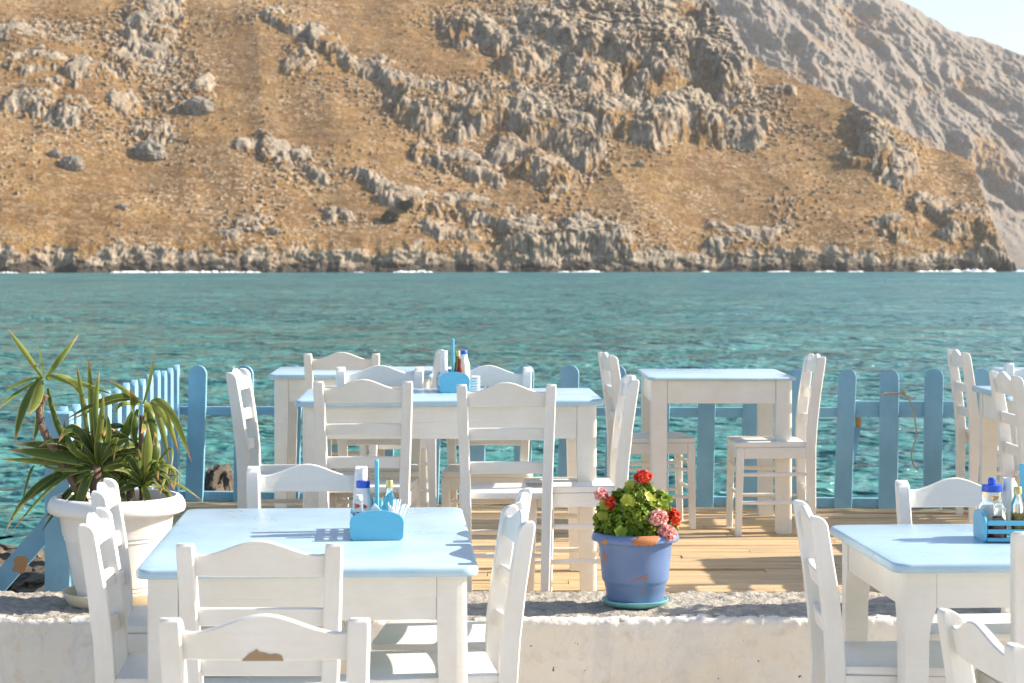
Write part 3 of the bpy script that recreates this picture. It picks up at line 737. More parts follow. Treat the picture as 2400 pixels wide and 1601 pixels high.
# ------------------------------------------------------------------ chairs
def path_y(z):
    return float(np.interp(z, [0, .25, .44, .56, .70, .89], [-.010, -.004, .0, -.007, -.023, -.052]))
def path_x(z):
    return float(np.interp(z, [0, .44, .89], [.150, .160, .176]))
def strip(mb, x0, x1, zt, zb, yb, th, n=22):
    secs = []
    for i in range(n + 1):
        x = x0 + (x1 - x0) * i / n; a, b = zt(x), zb(x); e = .003; bow = yb(x)
        secs.append([Vector(p) for p in ((x, path_y(b) + bow, b + e), (x, path_y(b) + bow + e, b), (x, path_y(b) + bow + th - e, b), (x, path_y(b) + bow + th, b + e),
                                        (x, path_y(a) + bow + th, a - e), (x, path_y(a) + bow + th - e, a), (x, path_y(a) + bow + e, a), (x, path_y(a) + bow, a - e))])
    mb.loft(secs)
def make_chair():
    root = empty('chair', (0, 0, 0))
    for sx in (-1, 1):
        mb = MB(); secs = []
        for z in (0, .12, .25, .36, .44, .50, .56, .63, .70, .77, .83, .868, .880, .888, .890):
            wd = float(np.interp(z, [0, .44, .89], [.033, .040, .041])) / 2; dp = float(np.interp(z, [0, .44, .60, .89], [.036, .052, .052, .045])) / 2
            f0 = 0 if z < .868 else [0, .004, .012, .019][(.868, .880, .888, .890).index(z)]
            x = sx * path_x(z); y = path_y(z); c = .0035
            yA = y - dp + f0 * .3; yB = y + dp - f0 * 1.4; xa = x - wd + f0 * .15; xb = x + wd - f0 * .15
            secs.append([Vector(p) for p in ((xa + c, yA, z), (xb - c, yA, z), (xb, yA + c, z), (xb, yB - c, z), (xb - c, yB, z), (xa + c, yB, z), (xa, yB - c, z), (xa, yA + c, z))])
        mb.loft(secs); mb.build('back_post', WHITE, root)
        mb = MB(); secs = []
        for z, w_ in ((0, .030), (.20, .034), (.42, .038), (.434, .037), (.4405, .030)):
            x = sx * float(np.interp(z, [0, .44], [.172, .178])); y = float(np.interp(z, [0, .44], [.362, .352])); h_ = w_ / 2; c = .004
            secs.append([Vector(p) for p in ((x - h_ + c, y - h_, z), (x + h_ - c, y - h_, z), (x + h_, y - h_ + c, z), (x + h_, y + h_ - c, z), (x + h_ - c, y + h_, z), (x - h_ + c, y + h_, z), (x - h_, y + h_ - c, z), (x - h_, y - h_ + c, z))])
        mb.loft(secs); mb.build('front_leg', WHITE, root)
    bow = lambda x: -.014 * (1 - (x / .165) ** 2) - .006
    mb = MB(); hw = .163
    strip(mb, -hw, hw, lambda x: .862 + .036 * (.5 + .5 * math.cos(PI * min(1, abs(x) / .135))) - .003 * max(0, 1 - abs(abs(x) - .135) / .03), lambda x: .803, bow, .020, 30)
    mb.build('top_rail', WHITE_H, root)
    for z0, z1, hw in ((.672, .719, .158), (.541, .588, .154)):
        mb = MB(); strip(mb, -hw, hw, lambda x: z1 + .003 * (1 - (x / .16) ** 2), lambda x: z0 + .003 * (1 - (x / .16) ** 2), bow, .018, 10); mb.build('slat', WHITE_H, root)
    # seat: shallow dished board with a rounded front
    mb = MB(); n = 10
    out = [(-.172, .024), (.172, .024), (.196, .335)] + [(.196 - .035 + .035 * math.cos(a), .345 + .035 * math.sin(a)) for a in np.linspace(0, PI / 2, n)] + \
          [(-.196 + .035 + .035 * math.cos(a), .345 + .035 * math.sin(a)) for a in np.linspace(PI / 2, PI, n)] + [(-.196, .335)]
    secs = []
    for z, k in ((.4415, .985), (.446, 1), (.458, 1), (.464, .992), (.466, .97)):
        secs.append([Vector((x * k, .2 + (y - .2) * k, z)) for x, y in out])
    mb.loft(secs); mb.build('seat', WHITE_H, root)
    mb = MB(); mb.box(-.156, .156, .352, .370, .385, .4405, .002); mb.build('apron', WHITE_H, root)
    for sx in (-1, 1):
        mb = MB(); M = Matrix.Translation((sx * .168, 0, 0)) @ Matrix.Rotation(-sx * R(2.6), 4, 'Z'); mb.box(-.009, .009, .024, .334, .385, .4405, .002, M); mb.build('apron', WHITE_H, root)
        for z in (.305, .165):
            mb = MB(); mb.tube([(sx * .154, .008, z), (sx * .163, .18, z), (sx * .174, .348, z)], [.008, .0115, .008], 8); mb.build('rung', WHITE_H, root)
    for y, z, hx in ((.357, .335, .165), (.357, .205, .165), (.0, .225, .145)):
        mb = MB(); mb.tube([(-hx, y, z), (0, y, z), (hx, y, z)], [.008, .0115, .008], 8); mb.build('rung', WHITE_H, root)
    return root
chair0 = make_chair(); used = [False]
def chair(x, y, z, rz, label, group, sx=1.0, sz=1.0, name='chair'):
    if not used[0]: o = chair0; used[0] = True
    else: o = copy_tree(chair0)
    o.location = (x, y, z); o.rotation_euler = (0, 0, R(rz)); o.scale = (sx, 1, sz)
    tag(o, label, 'chair', group); return o
# rz: 0 = faces the sea (+Y), 180 = faces the camera, -90 = faces right (+X), 90 = faces left
G1, G2 = 'white chairs on the near terrace', 'white chairs on the wooden deck'
NZ = .98; nx = 1.06
LEAN = .052
c_front = chair(WX(621, 3.96), 3.96 + LEAN, 0, 0, 'nearest white chair, with a chipped brown patch under its curved top rail', G1, nx, NZ)
chair(WX(609, 5.02), 5.02 + LEAN, 0, 0, 'white chair at the front end of the left blue table, behind the chipped chair', G1, nx, NZ)
chair(WX(720, 6.93), 6.93 - LEAN, 0, 180, 'white chair at the far end of the left blue table, its back against the wall', G1, nx, NZ)
chair(WX(222, 5.57) + LEAN, 5.57, 0, -85, 'nearer of the two white chairs on the left side of the left blue table', G1, nx, NZ)
chair(WX(244, 6.36) + LEAN, 6.36, 0, -84, 'farther of the two white chairs on the left side of the left blue table', G1, nx, NZ)
chair(WX(1216, 5.60) - LEAN, 5.62, 0, 97, 'nearer of the two white chairs on the right side of the left blue table', G1, nx, NZ)
chair(WX(1222, 6.08) - LEAN, 6.07, 0, 86, 'farther of the two white chairs on the right side of the left blue table', G1, nx, NZ)
chair(WX(1896, 5.74) + LEAN, 5.74, 0, -91, 'white chair on the left side of the right blue table', G1, nx, NZ)
chair(WX(2240, 6.48), 6.48 - LEAN, 0, 180, 'white chair on the far side of the right blue table, behind the slatted caddy', G1, .99, NZ)
chair(1.515, 5.24 + LEAN, 0, 0, 'white chair at the front of the right blue table, cut by the picture edge', G1, nx, NZ)
chair(.905 + LEAN, 3.87, 0, -83, 'white chair in the bottom right corner, seen from its side', G1, nx, NZ)
chair(WX(851, 7.89), 7.89 + LEAN, DZ, 0, 'left of the two chairs with backs to us at the long deck table', G2)
chair(WX(1187, 7.68), 7.68 + LEAN, DZ, 0, 'right of the two chairs with backs to us at the long deck table', G2, .975, 1)
chair(WX(889, 8.93), 8.98 - LEAN, DZ, 180, 'left of the two white chairs facing us behind the long deck table', G2)
chair(WX(1144, 8.93), 8.98 - LEAN, DZ, 180, 'right of the two white chairs facing us behind the long deck table', G2)
chair(WX(557, 8.68) + LEAN, 8.68, DZ, -91, 'white chair at the left end of the long deck table', G2)
chair(WX(1478, 8.15) - LEAN, 8.15, DZ, 91, 'white chair at the right end of the long deck table, behind the red flowers', G2)
chair(WX(802, 10.38), 10.36 + LEAN, DZ, 0, 'white chair with its back to us at the far left deck table', G2)
chair(WX(1030, 10.5) - LEAN, 10.66, DZ, 93, 'white chair at the right end of the far left deck table', G2)
chair(WX(1424, 10.3) + LEAN, 10.36, DZ, -84, 'white chair on the left side of the small square deck table', G2)
chair(WX(1914, 10.1) - LEAN, 10.14, DZ, 91, 'white chair on the right side of the small square deck table', G2)
chair(WX(2238, 10.75) + LEAN, 10.68, DZ, -90, 'white chair standing by the fence at the right, beside the roped picket', G2)
chair(WX(2352, 8.48) + LEAN, 8.45, DZ, -89, 'white chair at the left side of the deck table at the right picture edge', G2)
chair(2.49, 9.34 + LEAN, DZ, 0, 'white chair mostly cut by the right picture edge, beyond the other edge chair', G2)
# chipped patch on the nearest chair
mb = MB(); zt = [(-.030, .803), (-.028, .8065), (-.022, .812), (-.016, .819), (-.008, .823), (-.003, .828), (.003, .822), (.012, .8205), (.022, .817), (.034, .8185), (.044, .8145), (.046, .808), (.047, .803)]
f_ = [Vector((x, path_y(z) - .0215 + .003, z)) for x, z in zt]; mb.loft([[p + Vector((0, .004, 0)) for p in f_], f_])
# chip sits flush on the camera side of the rail
for v in mb.v: v.y += -.014 * (1 - (v.x / .165) ** 2) - .006 + .0175; v.x -= .012
mb.build('chipped_patch', TAN_WOOD, c_front)

# ------------------------------------------------------------------ tables
def make_table(x0, x1, y0, y1, zt, zf, label, group, legw=.075, ap=.11, th=.026, inset=.03, band=True, flare=False, rz=0, cr=.035, taper=.8, pv=None):
    cx, cy = (x0 + x1) / 2, (y0 + y1) / 2
    root = empty('table', (cx, cy, zf), R(rz)); tag(root, label, 'table', group)
    hx, hy, H = (x1 - x0) / 2, (y1 - y0) / 2, zt - zf
    mb = MB(); secs = []
    def ring(k, z):
        r = []; rr_ = cr
        for qx, qy, a0 in ((hx - rr_, -hy + rr_, -PI / 2), (hx - rr_, hy - rr_, 0), (-hx + rr_, hy - rr_, PI / 2), (-hx + rr_, -hy + rr_, PI)):
            for i in range(8):
                a = a0 + PI / 2 * i / 7; r.append(Vector((qx + (rr_ - k) * math.cos(a), qy + (rr_ - k) * math.sin(a), z)))
        return r
    for k, z in ((.004, H - th), (.001, H - th + .004), (0, H - th / 2), (.001, H - .006), (.004, H - .002), (.009, H)): secs.append(ring(k, z))
    mb.loft(secs); mb.build('tabletop', BLUE_TOP, root)
    zb = H - th - .001
    ix, iy = hx - inset, hy - inset
    for (sx, sy) in ((-1, -1), (1, -1), (1, 1), (-1, 1)):
        mb = MB(); secs = []
        zs = [0, .2, zb - ap - .09, zb - ap - .05, zb - ap - .02, zb - ap, zb]
        for z in zs:
            wv_ = legw * (taper + (1 - taper) * min(1, z / (zb - ap)))
            fl = 0
            if flare and z > zb - ap - .06: fl = .018 * min(1, (z - (zb - ap - .06)) / .06)
            wv_ += fl; xo = sx * (ix + fl * .0); yo = sy * iy; xi = xo - sx * wv_; yi = yo - sy * wv_; c = .016 if not flare else .022
            P = [(xi, yi), (xo, yi), (xo, yo - sy * c), (xo - sx * c * .3, yo - sy * c * .3), (xo - sx * c, yo), (xi, yo)]
            secs.append([Vector((a, b, z)) for a, b in P])
        mb.loft(secs); mb.build('leg', WHITE_T, root)
    lw = legw + (.018 if flare else 0)
    t_ = .022; off = .004
    for s_ in (-1, 1):
        mb = MB(); ya = s_ * (iy - off); mb.box(-ix + lw + .001, ix - lw - .001, min(ya, ya - s_ * t_), max(ya, ya - s_ * t_), zb - ap, zb, .002)
        if band: mb.box(-ix + lw + .001, ix - lw - .001, min(ya + s_ * .0005, ya + s_ * .003), max(ya + s_ * .0005, ya + s_ * .003), zb - ap * .5, zb - .001, .001)
        mb.build('apron', WHITE_T, root)
        mb = MB(); xa = s_ * (ix - off); mb.box(min(xa, xa - s_ * t_), max(xa, xa - s_ * t_), -iy + lw + .001, iy - lw - .001, zb - ap, zb, .002); mb.build('apron', WHITE_T, root)
    return root
G3 = 'blue-topped white tables'
t1 = make_table(WX(322, 5.335), WX(1128, 5.335), 5.335, 6.68, .76, 0, 'long pale blue table at the left front, with the arched caddy on it', G3, legw=.082, ap=.118, cr=.045, rz=0)
t1.location.x -= .045; t1.rotation_euler.z = R(3.4)
t5 = make_table(1.005, 1.92, 5.44, 6.27, .76, 0, 'pale blue table at the right front, with the slatted caddy on it', G3, legw=.072, ap=.10, flare=True, inset=.035, band=False, cr=.05, taper=.85)
t5.rotation_euler.z = R(3.6)
t2 = make_table(-.891, .362, 8.1, 8.9, 1.022, DZ, 'long pale blue table on the deck, with a caddy and six chairs', G3, legw=.080, ap=.132, cr=.03, rz=2)
t3 = make_table(WX(622, 10.5), WX(1012, 10.5), 10.5, 11.28, .998, DZ, 'pale blue table in the far left corner of the deck', G3, legw=.075, ap=.12, rz=0)
t3.rotation_euler.z = R(2)
t4 = make_table(.675, 1.425, 10.02, 10.86, 1.007, DZ, 'small square pale blue table in the middle of the deck by the fence', G3, legw=.080, ap=.115, th=.016, inset=.022, band=False, cr=.05, taper=.95)
t6 = make_table(2.14, 2.95, 8.62, 9.36, 1.007, DZ, 'pale blue deck table cut by the right picture edge, nearer one', G3, rz=0, band=False)
t7 = make_table(2.58, 3.4, 10.1, 10.82, 1.018, DZ, 'pale blue deck table at the right edge by the fence, farther one', G3, band=False)

# ------------------------------------------------------------------ caddies and what stands in them
def make_caddy(label, group):
    root = empty('caddy', (0, 0, 0)); tag(root, label, 'caddy', group)
    L, Wd = .15, .078
    for s_ in (-1, 1):
        mb = MB(); out = [(-Wd + .008, 0), (Wd - .008, 0), (Wd, .010), (Wd + .002, .052)] + [(Wd * math.cos(a) * 1.0, .058 + .030 * math.sin(a)) for a in np.linspace(.12, PI - .12, 18)] + [(-Wd - .002, .052), (-Wd, .010)]
        secs = [[Vector((x * k, s_ * (L - .011) + o_, z)) for x, z in out] for o_, k in ((-.005, .985), (-.0035, 1), (.0035, 1), (.005, .985))]
        mb.loft(secs); mb.build('end_panel', BLUE_CADDY, root)
        for z0, z1 in ((.050, .064), (.026, .039), (.003, .014)):
            mb = MB(); mb.box(s_ * (Wd - .004) - .003, s_ * (Wd - .004) + .003, -L + .017, L - .017, z0, z1, .001); mb.build('side_slat', BLUE_CADDY, root)
    mb = MB(); mb.box(-Wd + .008, Wd - .008, -L + .017, L - .017, .001, .008, .001); mb.build('base', BLUE_CADDY, root)
    mb = MB(); mb.box(-.0065, .0065, -.024, .024, .009, .223, .003); mb.build('handle', BLUE_CADDY, root)
    return root
cad = make_caddy('sky blue caddy with an arched end on the left front table', 'condiment caddies on the tables')
def place(o, x, y, z, rz=0, s=(1, 1, 1)): o.location = (x, y, z); o.rotation_euler = (0, 0, R(rz)); o.scale = s; return o
C1 = Vector((-.406, 6.02, .7605))
cad2 = copy_tree(cad); cad3 = copy_tree(cad)
place(cad, *C1, 4)
C2 = Vector((WX(1061, 8.66), 8.68, 1.0225)); place(cad2, *C2, 5, (.82, .9, 1.02)); tag(cad2, 'sky blue caddy with a tall handle on the long deck table', 'caddy', 'condiment caddies on the tables')
C3 = Vector((1.362 + .155, 5.90, .7605)); place(cad3, *C3, 90 - 2); tag(cad3, 'sky blue slatted caddy seen from its long side on the right front table', 'caddy', 'condiment caddies on the tables')

def text_mesh(s_, size, mat, parent, loc, rot, name='lettering'):
    cu = bpy.data.curves.new('t', 'FONT'); cu.body = s_; cu.size = size; cu.align_x = 'CENTER'; cu.extrude = .0003; cu.offset = size * .02
    t = bpy.data.objects.new('t', cu); link(t); bpy.context.view_layer.update()
    me = bpy.data.meshes.new_from_object(t.evaluated_get(bpy.context.evaluated_depsgraph_get())); bpy.data.objects.remove(t)
    me.materials.clear(); me.materials.append(mat)
    o = bpy.data.objects.new(name, me); link(o); o.parent = parent; o.location = loc; o.rotation_euler = rot; return o
def bottle(c, dx, dy, name, body, cap, h, r, neck, label, bm_, cm, cat='bottle', text=None, fill=None, group=None, red=False, cz=.009):
    root = empty(name, (c.x + dx, c.y + dy, c.z + cz)); tag(root, label, cat, group)
    mb = MB(); mb.lathe([(0, 0), (r * .92, 0), (r, .005), (r, h * body), (r * .9, h * (body + .06)), (neck, h * (body + .2)), (neck, h * .90), (0, h * .90)], 24); mb.build('body', bm_, root)
    mb = MB(); mb.lathe([(0, h * .86), (cap, h * .86), (cap, h * .985), (cap * .9, h), (0, h)], 20); mb.build('cap', cm, root)
    if fill:
        mb = MB(); mb.lathe([(0, .003), (r * .9, .003), (r * .9, h * body * fill[1]), (0, h * body * fill[1])], 20); mb.build('contents', fill[0], root)
    if red:
        mb = MB(); a = []
        for k in range(24):
            t = 2 * PI * k / 24; q = 1 if k % 2 else .68; xx = .017 * q * math.cos(t); zz = h * .50 + .0085 * q * math.sin(t); a.append(Vector((xx, -math.sqrt(max(0, r * r - xx * xx)) - .001, zz)))
        mb.loft([a, [p + Vector((0, .0008, 0)) for p in a]]); mb.build('emblem', PRED, root)
    if text: text_mesh(text, .020, NAVY, root, (0, -r - .0012, h * .50 - .030), (R(90), 0, 0))
    return root
GB = 'bottles and jars in the caddies'
bottle(C1, -.042, .012, 'sauce_bottle', .62, .021, .150, .031, .020, 'blue-capped white squeeze bottle with red emblem in the left front caddy', PWHITE, PBLUE, text='VAN', red=True, group=GB)
bottle(C1, -.050, -.055, 'salt_shaker', .70, .012, .115, .014, .012, 'small clear shaker at the left corner of the left front caddy', GLASS, PWHITE, 'shaker', group=GB)
bottle(C1, -.052, .075, 'tall_shaker', .85, .018, .172, .018, .018, 'tall white-capped shaker behind the blue-capped bottle in the left front caddy', PWHITE, PWHITE, 'shaker', group=GB)
bottle(C1, .037, .02, 'vinegar_bottle', .55, .011, .150, .026, .010, 'small clear glass bottle with a gold cap in the left front caddy', GLASS, GOLD, group=GB)
def napkins(c, dx, dy, sc, label, kind=0):
    mb = MB(); rr = random.Random(int(abs(dx) * 1e4) + kind)
    if kind == 0:
        for k in range(5):
            y = dy + k * .004; a = .03 * sc; px_ = dx + rr.uniform(-.004, .004)
            vs_ = [(px_ - a, y, .03), (px_ + a, y, .03), (px_ + a * .75, y, .078 * 1 + rr.uniform(-.004, .004)), (px_, y - .004, .104 * sc + rr.uniform(-.003, .002)), (px_ - a * .8, y, .076)]
            mb.add(vs_ + [(q[0], q[1] + .002, q[2]) for q in vs_], [[0, 1, 2, 3, 4], [9, 8, 7, 6, 5]] + [[i, (i + 1) % 5, 5 + (i + 1) % 5, 5 + i] for i in range(5)])
    else:
        for k in range(6): mb.box(dx - .022 + k * .001, dx + .022, dy - .03 + .002 * k, dy + .03, .0 + k * .011, .010 + k * .011, .003)
    o = mb.build('napkins', NAPKIN); o.location = c; tag(o, label, 'napkins'); return o
napkins(C1, .004, -.122, 1, 'white folded paper napkin peaking above the arched end of the left front caddy')
# wrapped toothpicks
mb = MB(); rr = random.Random(4)
for k in range(13):
    a = Vector((.052 + rr.uniform(-.012, .012), -.045 + rr.uniform(-.03, .03), .010)); b = a + Vector((rr.uniform(-.012, .040), rr.uniform(-.02, .02), rr.uniform(.075, .100)))
    mb.tube([a, a.lerp(b, .97), b], [.0022, .0026, .0006], 5)
o = mb.build('toothpicks', NAPKIN); o.location = C1; tag(o, 'loose bunch of paper-wrapped toothpicks in the right side of the left front caddy', 'toothpicks')
bottle(C2, -.038, -.02, 'tall_shaker', .80, .016, .168, .016, .016, 'tall white shaker left of the handle in the deck caddy', PWHITE, PWHITE, 'shaker', group=GB)
bottle(C2, .022, .0, 'oil_bottle', .55, .010, .165, .019, .009, 'small glass bottle of yellow olive oil in the deck caddy', OIL, GOLD, group=GB)
bottle(C2, .030, -.06, 'vinegar_bottle', .55, .009, .135, .017, .008, 'small brown vinegar bottle in front of the oil in the deck caddy', VIN, VIN, group=GB)
bottle(C2, .046, .05, 'sauce_bottle', .62, .016, .165, .027, .016, 'white squeeze bottle with a blue cap in the deck caddy', PWHITE, PBLUE, text='LL', group=GB)
napkins(C2, .095, .0, 1, 'stack of white napkin packs beside the caddy on the long deck table', 1)
napkins(C2, -.030, -.105, 1, 'white folded napkin at the left of the handle in the deck caddy')
# right caddy
bottle(C3, -.098, .03, 'sugar_jar', .50, .030, .150, .041, .030, 'round clear jar with a blue lid in the slatted caddy', GLASS, PBLUE, 'jar', group=GB)
o = bpy.data.objects.get('sugar_jar'); mb = MB(); mb.lathe([(0, .150), (.011, .150), (.012, .163), (.009, .170), (0, .171)], 14); mb.build('knob', PBLUE, o)
mb = MB(); mb.lathe([(0, .004), (.036, .004), (.037, .055), (.020, .085), (0, .085)], 18); mb.build('contents', PWHITE, o)
bottle(C3, -.098, -.040, 'vinegar_bottle', .42, .013, .105, .026, .012, 'small flask of red vinegar in front of the blue-lidded jar', GLASS, GLASS, group=GB, fill=(VIN, .9))
bottle(C3, -.045, .040, 'tall_shaker', .82, .016, .165, .018, .016, 'tall white-capped shaker behind the glass bottles in the slatted caddy', PWHITE, PWHITE, 'shaker', group=GB)
bottle(C3, -.038, -.035, 'oil_bottle', .62, .012, .150, .020, .011, 'glass bottle with a gold cap and pale green oil in the slatted caddy', GLASS, GOLD, group=GB, fill=(OIL, .8))
bottle(C3, .010, -.035, 'herb_jar', .66, .018, .105, .022, .018, 'clear jar with green contents at the right of the slatted caddy', GLASS, PWHITE, 'jar', group=GB, fill=(GREENB, .95))

# ------------------------------------------------------------------ flower pots
def pot_body(root, prof_out, prof_in, mat, n=64, name='pot'):
    mb = MB(); mb.lathe(prof_out + prof_in, n); return mb.build(name, mat, root, 50)
def blue_pot():
    c = Vector((WX(1489, 7.30), 7.30, WZT + .006)); root = empty('flower_pot', c)
    tag(root, 'blue painted flower pot with chipped terracotta rim on a turquoise saucer on the wall', 'flower pot')
    z0 = .020
    out = [(.0, z0), (.098, z0), (.103, z0 + .008), (.110, z0 + .05), (.112, z0 + .052), (.112, z0 + .062), (.114, z0 + .064), (.120, z0 + .075), (.1215, z0 + .079), (.127, z0 + .14), (.131, z0 + .19), (.133, z0 + .195), (.134, z0 + .212), (.137, z0 + .214),
           (.142, z0 + .213), (.157, z0 + .218), (.160, z0 + .224), (.157, z0 + .236), (.148, z0 + .246)]
    inn = [(.138, z0 + .247), (.132, z0 + .240), (.128, z0 + .20), (0, z0 + .20)]
    pot_body(root, out, inn, BPOT)
    # bare terracotta patch on the rim
    mb = MB(); secs = []
    for k in range(17):
        a = -PI / 2 - .10 + .60 * k / 16 ; wv_ = math.sin(PI * k / 16) ** .4; pr = [(.1575, z0 + .2165), (.1608, z0 + .224), (.1578, z0 + .2365), (.1483, z0 + .2470), (.138, z0 + .2485)]
        cnt = (.158, z0 + .236); row = []
        for i, (r_, z_) in enumerate(pr):
            lo = 0 if i > 1 else 1
            zz = z_ if i > 0 else z_ + .006 * (1 - wv_) + .004 * math.sin(k * 2.1); a_ = a + (.05 * math.sin(i * 2.3 + 1) + .09 * (i - 2) * .5) * (1 if k in (0, 1, 15, 16) else .3)
            row.append(Vector(((r_ + .0006) * math.cos(a_), (r_ + .0006) * math.sin(a_), zz)))
        secs.append(row)
    vs_ = [p for s_ in secs for p in s_]; n = 5
    fs = [[k * n + i, k * n + i + 1, (k + 1) * n + i + 1, (k + 1) * n + i] for k in range(16) for i in range(n - 1)]
    mb.add(vs_, fs); mb.build('chipped_rim', TPOT, root, 60)
    mb = MB(); mb.lathe([(0, 0), (.095, 0), (.112, .010), (.121, .019), (.122, .024), (.117, .025), (.104, .018), (0, .018)], 48); mb.build('saucer', SAUCER, root)
    mb = MB(); mb.lathe([(0, z0 + .215), (.06, z0 + .214), (.13, z0 + .207)], 30); mb.build('soil', SOIL, root)
    return c, z0 + .21
pc, ph = blue_pot()

def disc_leaf(mb, c, nrm, up, r, rr, hue, hues, ruffle=.18, lobes=5):
    nrm = nrm.normalized(); a = nrm.cross(up).normalized(); b = a.cross(nrm).normalized(); n = 18
    base = len(mb.v); pts = [c - nrm * r * .12]
    ph_ = rr.random() * 6
    for k in range(n):
        t = 2 * PI * k / n; rad = r * (1 + .13 * math.cos(lobes * t + ph_) + rr.uniform(-.08, .08)) * (1 - .45 * math.exp(-((t - PI * 1.5) / .35) ** 2))
        pts.append(c + a * math.cos(t) * rad + b * math.sin(t) * rad + nrm * r * ruffle * math.sin(3 * t + ph_) + nrm * r * .10)
    mb.add(pts, [[0, 1 + k, 1 + (k + 1) % n] for k in range(n)]); hues += [max(0, min(1, hue - .12))] + [hue] * n
def set_attr(o, name, vals):
    at = o.data.attributes.new(name, 'FLOAT', 'POINT'); at.data.foreach_set('value', vals)
def geranium():
    root = empty('geranium', pc + Vector((0, 0, ph))); tag(root, 'leafy geranium with one red and several pink and red flower heads in the blue pot', 'flowering plant')
    s = 644.0
    def L(px, py, dy=0): return Vector(((px - 1489) / s, dy, (1268 - py) / s))
    rr = random.Random(21)
    mb = MB(); hues = []
    # crown made of overlapping leaf mounds
    mounds = [(1500, 1165, .045, 0.00), (1470, 1185, .05, -.03), (1530, 1190, .055, .0), (1455, 1215, .055, -.04), (1500, 1215, .06, -.05), (1545, 1225, .055, -.02), (1425, 1225, .045, 0), (1470, 1245, .05, -.06), (1520, 1248, .05, -.06),
              (1440, 1250, .04, -.03), (1555, 1250, .035, -.03), (1500, 1195, .07, .06), (1480, 1235, .07, .05), (1535, 1235, .05, .05), (1480, 1150, .03, 0), (1515, 1148, .03, .02), (1408, 1245, .022, .0), (1420, 1178, .02, -.02), (1410, 1195, .02, -.02), (1565, 1205, .03, .02), (1425, 1200, .04, .0), (1570, 1235, .03, .0), (1450, 1160, .025, .01), (1550, 1165, .03, .01), (1405, 1215, .02, .01)]
    for (mx, my, r, dy) in mounds:
        c = L(mx, my, dy); nL = int(3500 * r * r * 14) + 16
        for k in range(min(nL, 170)):
            d = Vector((rr.gauss(0, 1), rr.gauss(-.15, 1), rr.gauss(.15, 1))).normalized()
            p = c + d * r * rr.uniform(.55, 1.05); nn = (d + Vector((rr.gauss(0, .35), rr.gauss(0, .35), rr.gauss(.3, .35)))).normalized()
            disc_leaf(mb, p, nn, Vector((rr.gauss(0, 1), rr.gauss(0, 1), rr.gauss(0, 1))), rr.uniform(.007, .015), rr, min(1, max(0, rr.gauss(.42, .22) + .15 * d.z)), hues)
    # a few large pale leaves
    for (mx, my, dy, r, h_) in ((1466, 1165, -.09, .022, 1.0), (1520, 1160, -.06, .016, .95), (1415, 1180, -.05, .020, .8), (1410, 1203, -.05, .020, .85), (1395, 1227, 0, .010, .7), (1475, 1133, -.02, .018, 1.0), (1545, 1178, -.04, .022, .6), (1560, 1165, -.02, .018, .5), (1450, 1235, -.12, .022, .45)):
        for q in range(2): disc_leaf(mb, L(mx + q * 6, my + q * 3, dy + q * .01), Vector((rr.uniform(-.3, .5), -1, .5)), Vector((0, 0, 1)), r, rr, h_, hues, .08)
    o = mb.build('foliage', GLEAF, root, 180); set_attr(o, 'hue', hues)
    mb = MB()
    for (mx, my, dy) in ((1505, 1130, 0), (1425, 1180, -.02), (1540, 1200, -.08), (1565, 1210, -.04), (1440, 1240, 0), (1490, 1240, .02), (1560, 1240, -.04)):
        p = L(mx, my, dy); q = Vector((p.x * .3, 0, -.01)); mb.tube([q, q.lerp(p, .5) + Vector((0, 0, .01)), p], .0025, 6)
    mb.build('stems', STEM, root)
    def head(mx, my, dy, r, n, mat, pr, dark, lab):
        m2 = MB(); hs = []; c = L(mx, my, dy)
        for k in range(n):
            d = Vector((rr.gauss(0, 1), rr.gauss(-.2, 1), rr.gauss(.2, 1))).normalized(); p = c + Vector((d.x * r[0], d.y * r[0], d.z * r[1])) * rr.uniform(.75, 1.0)
            a = d.cross(Vector((rr.gauss(0, 1), rr.gauss(0, 1), rr.gauss(0, 1)))).normalized(); b = d.cross(a)
            np_ = 5
            for j in range(np_):
                t = 2 * PI * j / np_ + rr.random() * .3; u = a * math.cos(t) + b * math.sin(t); vv_ = a * -math.sin(t) + b * math.cos(t)
                w_ = pr * .48; tip = u * pr + d * pr * rr.uniform(.1, .5)
                m2.add([p, p + tip * .55 - vv_ * w_, p + tip - vv_ * w_ * .45 + d * .001, p + tip + vv_ * w_ * .45, p + tip * .55 + vv_ * w_], [[0, 1, 2, 3, 4]])
                if dark: hs += [0, .45, 1, 1, .45]
                else: hs += [rr.uniform(0, .4)] + [rr.uniform(.2, .9)] * 4
        f = m2.build('flower_head', mat, root, 180); set_attr(f, 'hue', hs); f['label'] = lab
    head(1508, 1116, 0, (.031, .020), 60, RED, .011, False, 'bright red round flower head on top')
    head(1408, 1156, -.02, (.018, .014), 14, PINK, .018, True, 'pink and crimson flower head at the upper left')
    head(1428, 1176, -.04, (.013, .020), 16, RED, .014, False, 'red flower head at the left')
    head(1538, 1203, -.10, (.030, .021), 26, PINK, .019, True, 'pink flower head with dark centres at the right')
    head(1578, 1208, -.05, (.019, .028), 24, RED, .015, True, 'orange red flower head at the right edge')
    head(1560, 1240, -.09, (.030, .021), 30, PINK, .018, True, 'pale pink flower head low at the right')
    m2 = MB()
    for (mx, my) in ((1466, 1256), (1480, 1258), (1492, 1254), (1415, 1258)):
        c = L(mx, my, -.115); P = [c + Vector((.013 * math.cos(t) * rr.uniform(.7, 1.2), rr.uniform(-.006, .006), .012 * math.sin(t) * rr.uniform(.7, 1.2))) for t in np.linspace(0, 2 * PI, 9)[:-1]]
        m2.add([c + Vector((0, -.006, 0))] + P, [[0, 1 + k, 1 + (k + 1) % 8] for k in range(8)])
    m2.build('dead_leaves', DRY, root, 180)
geranium()

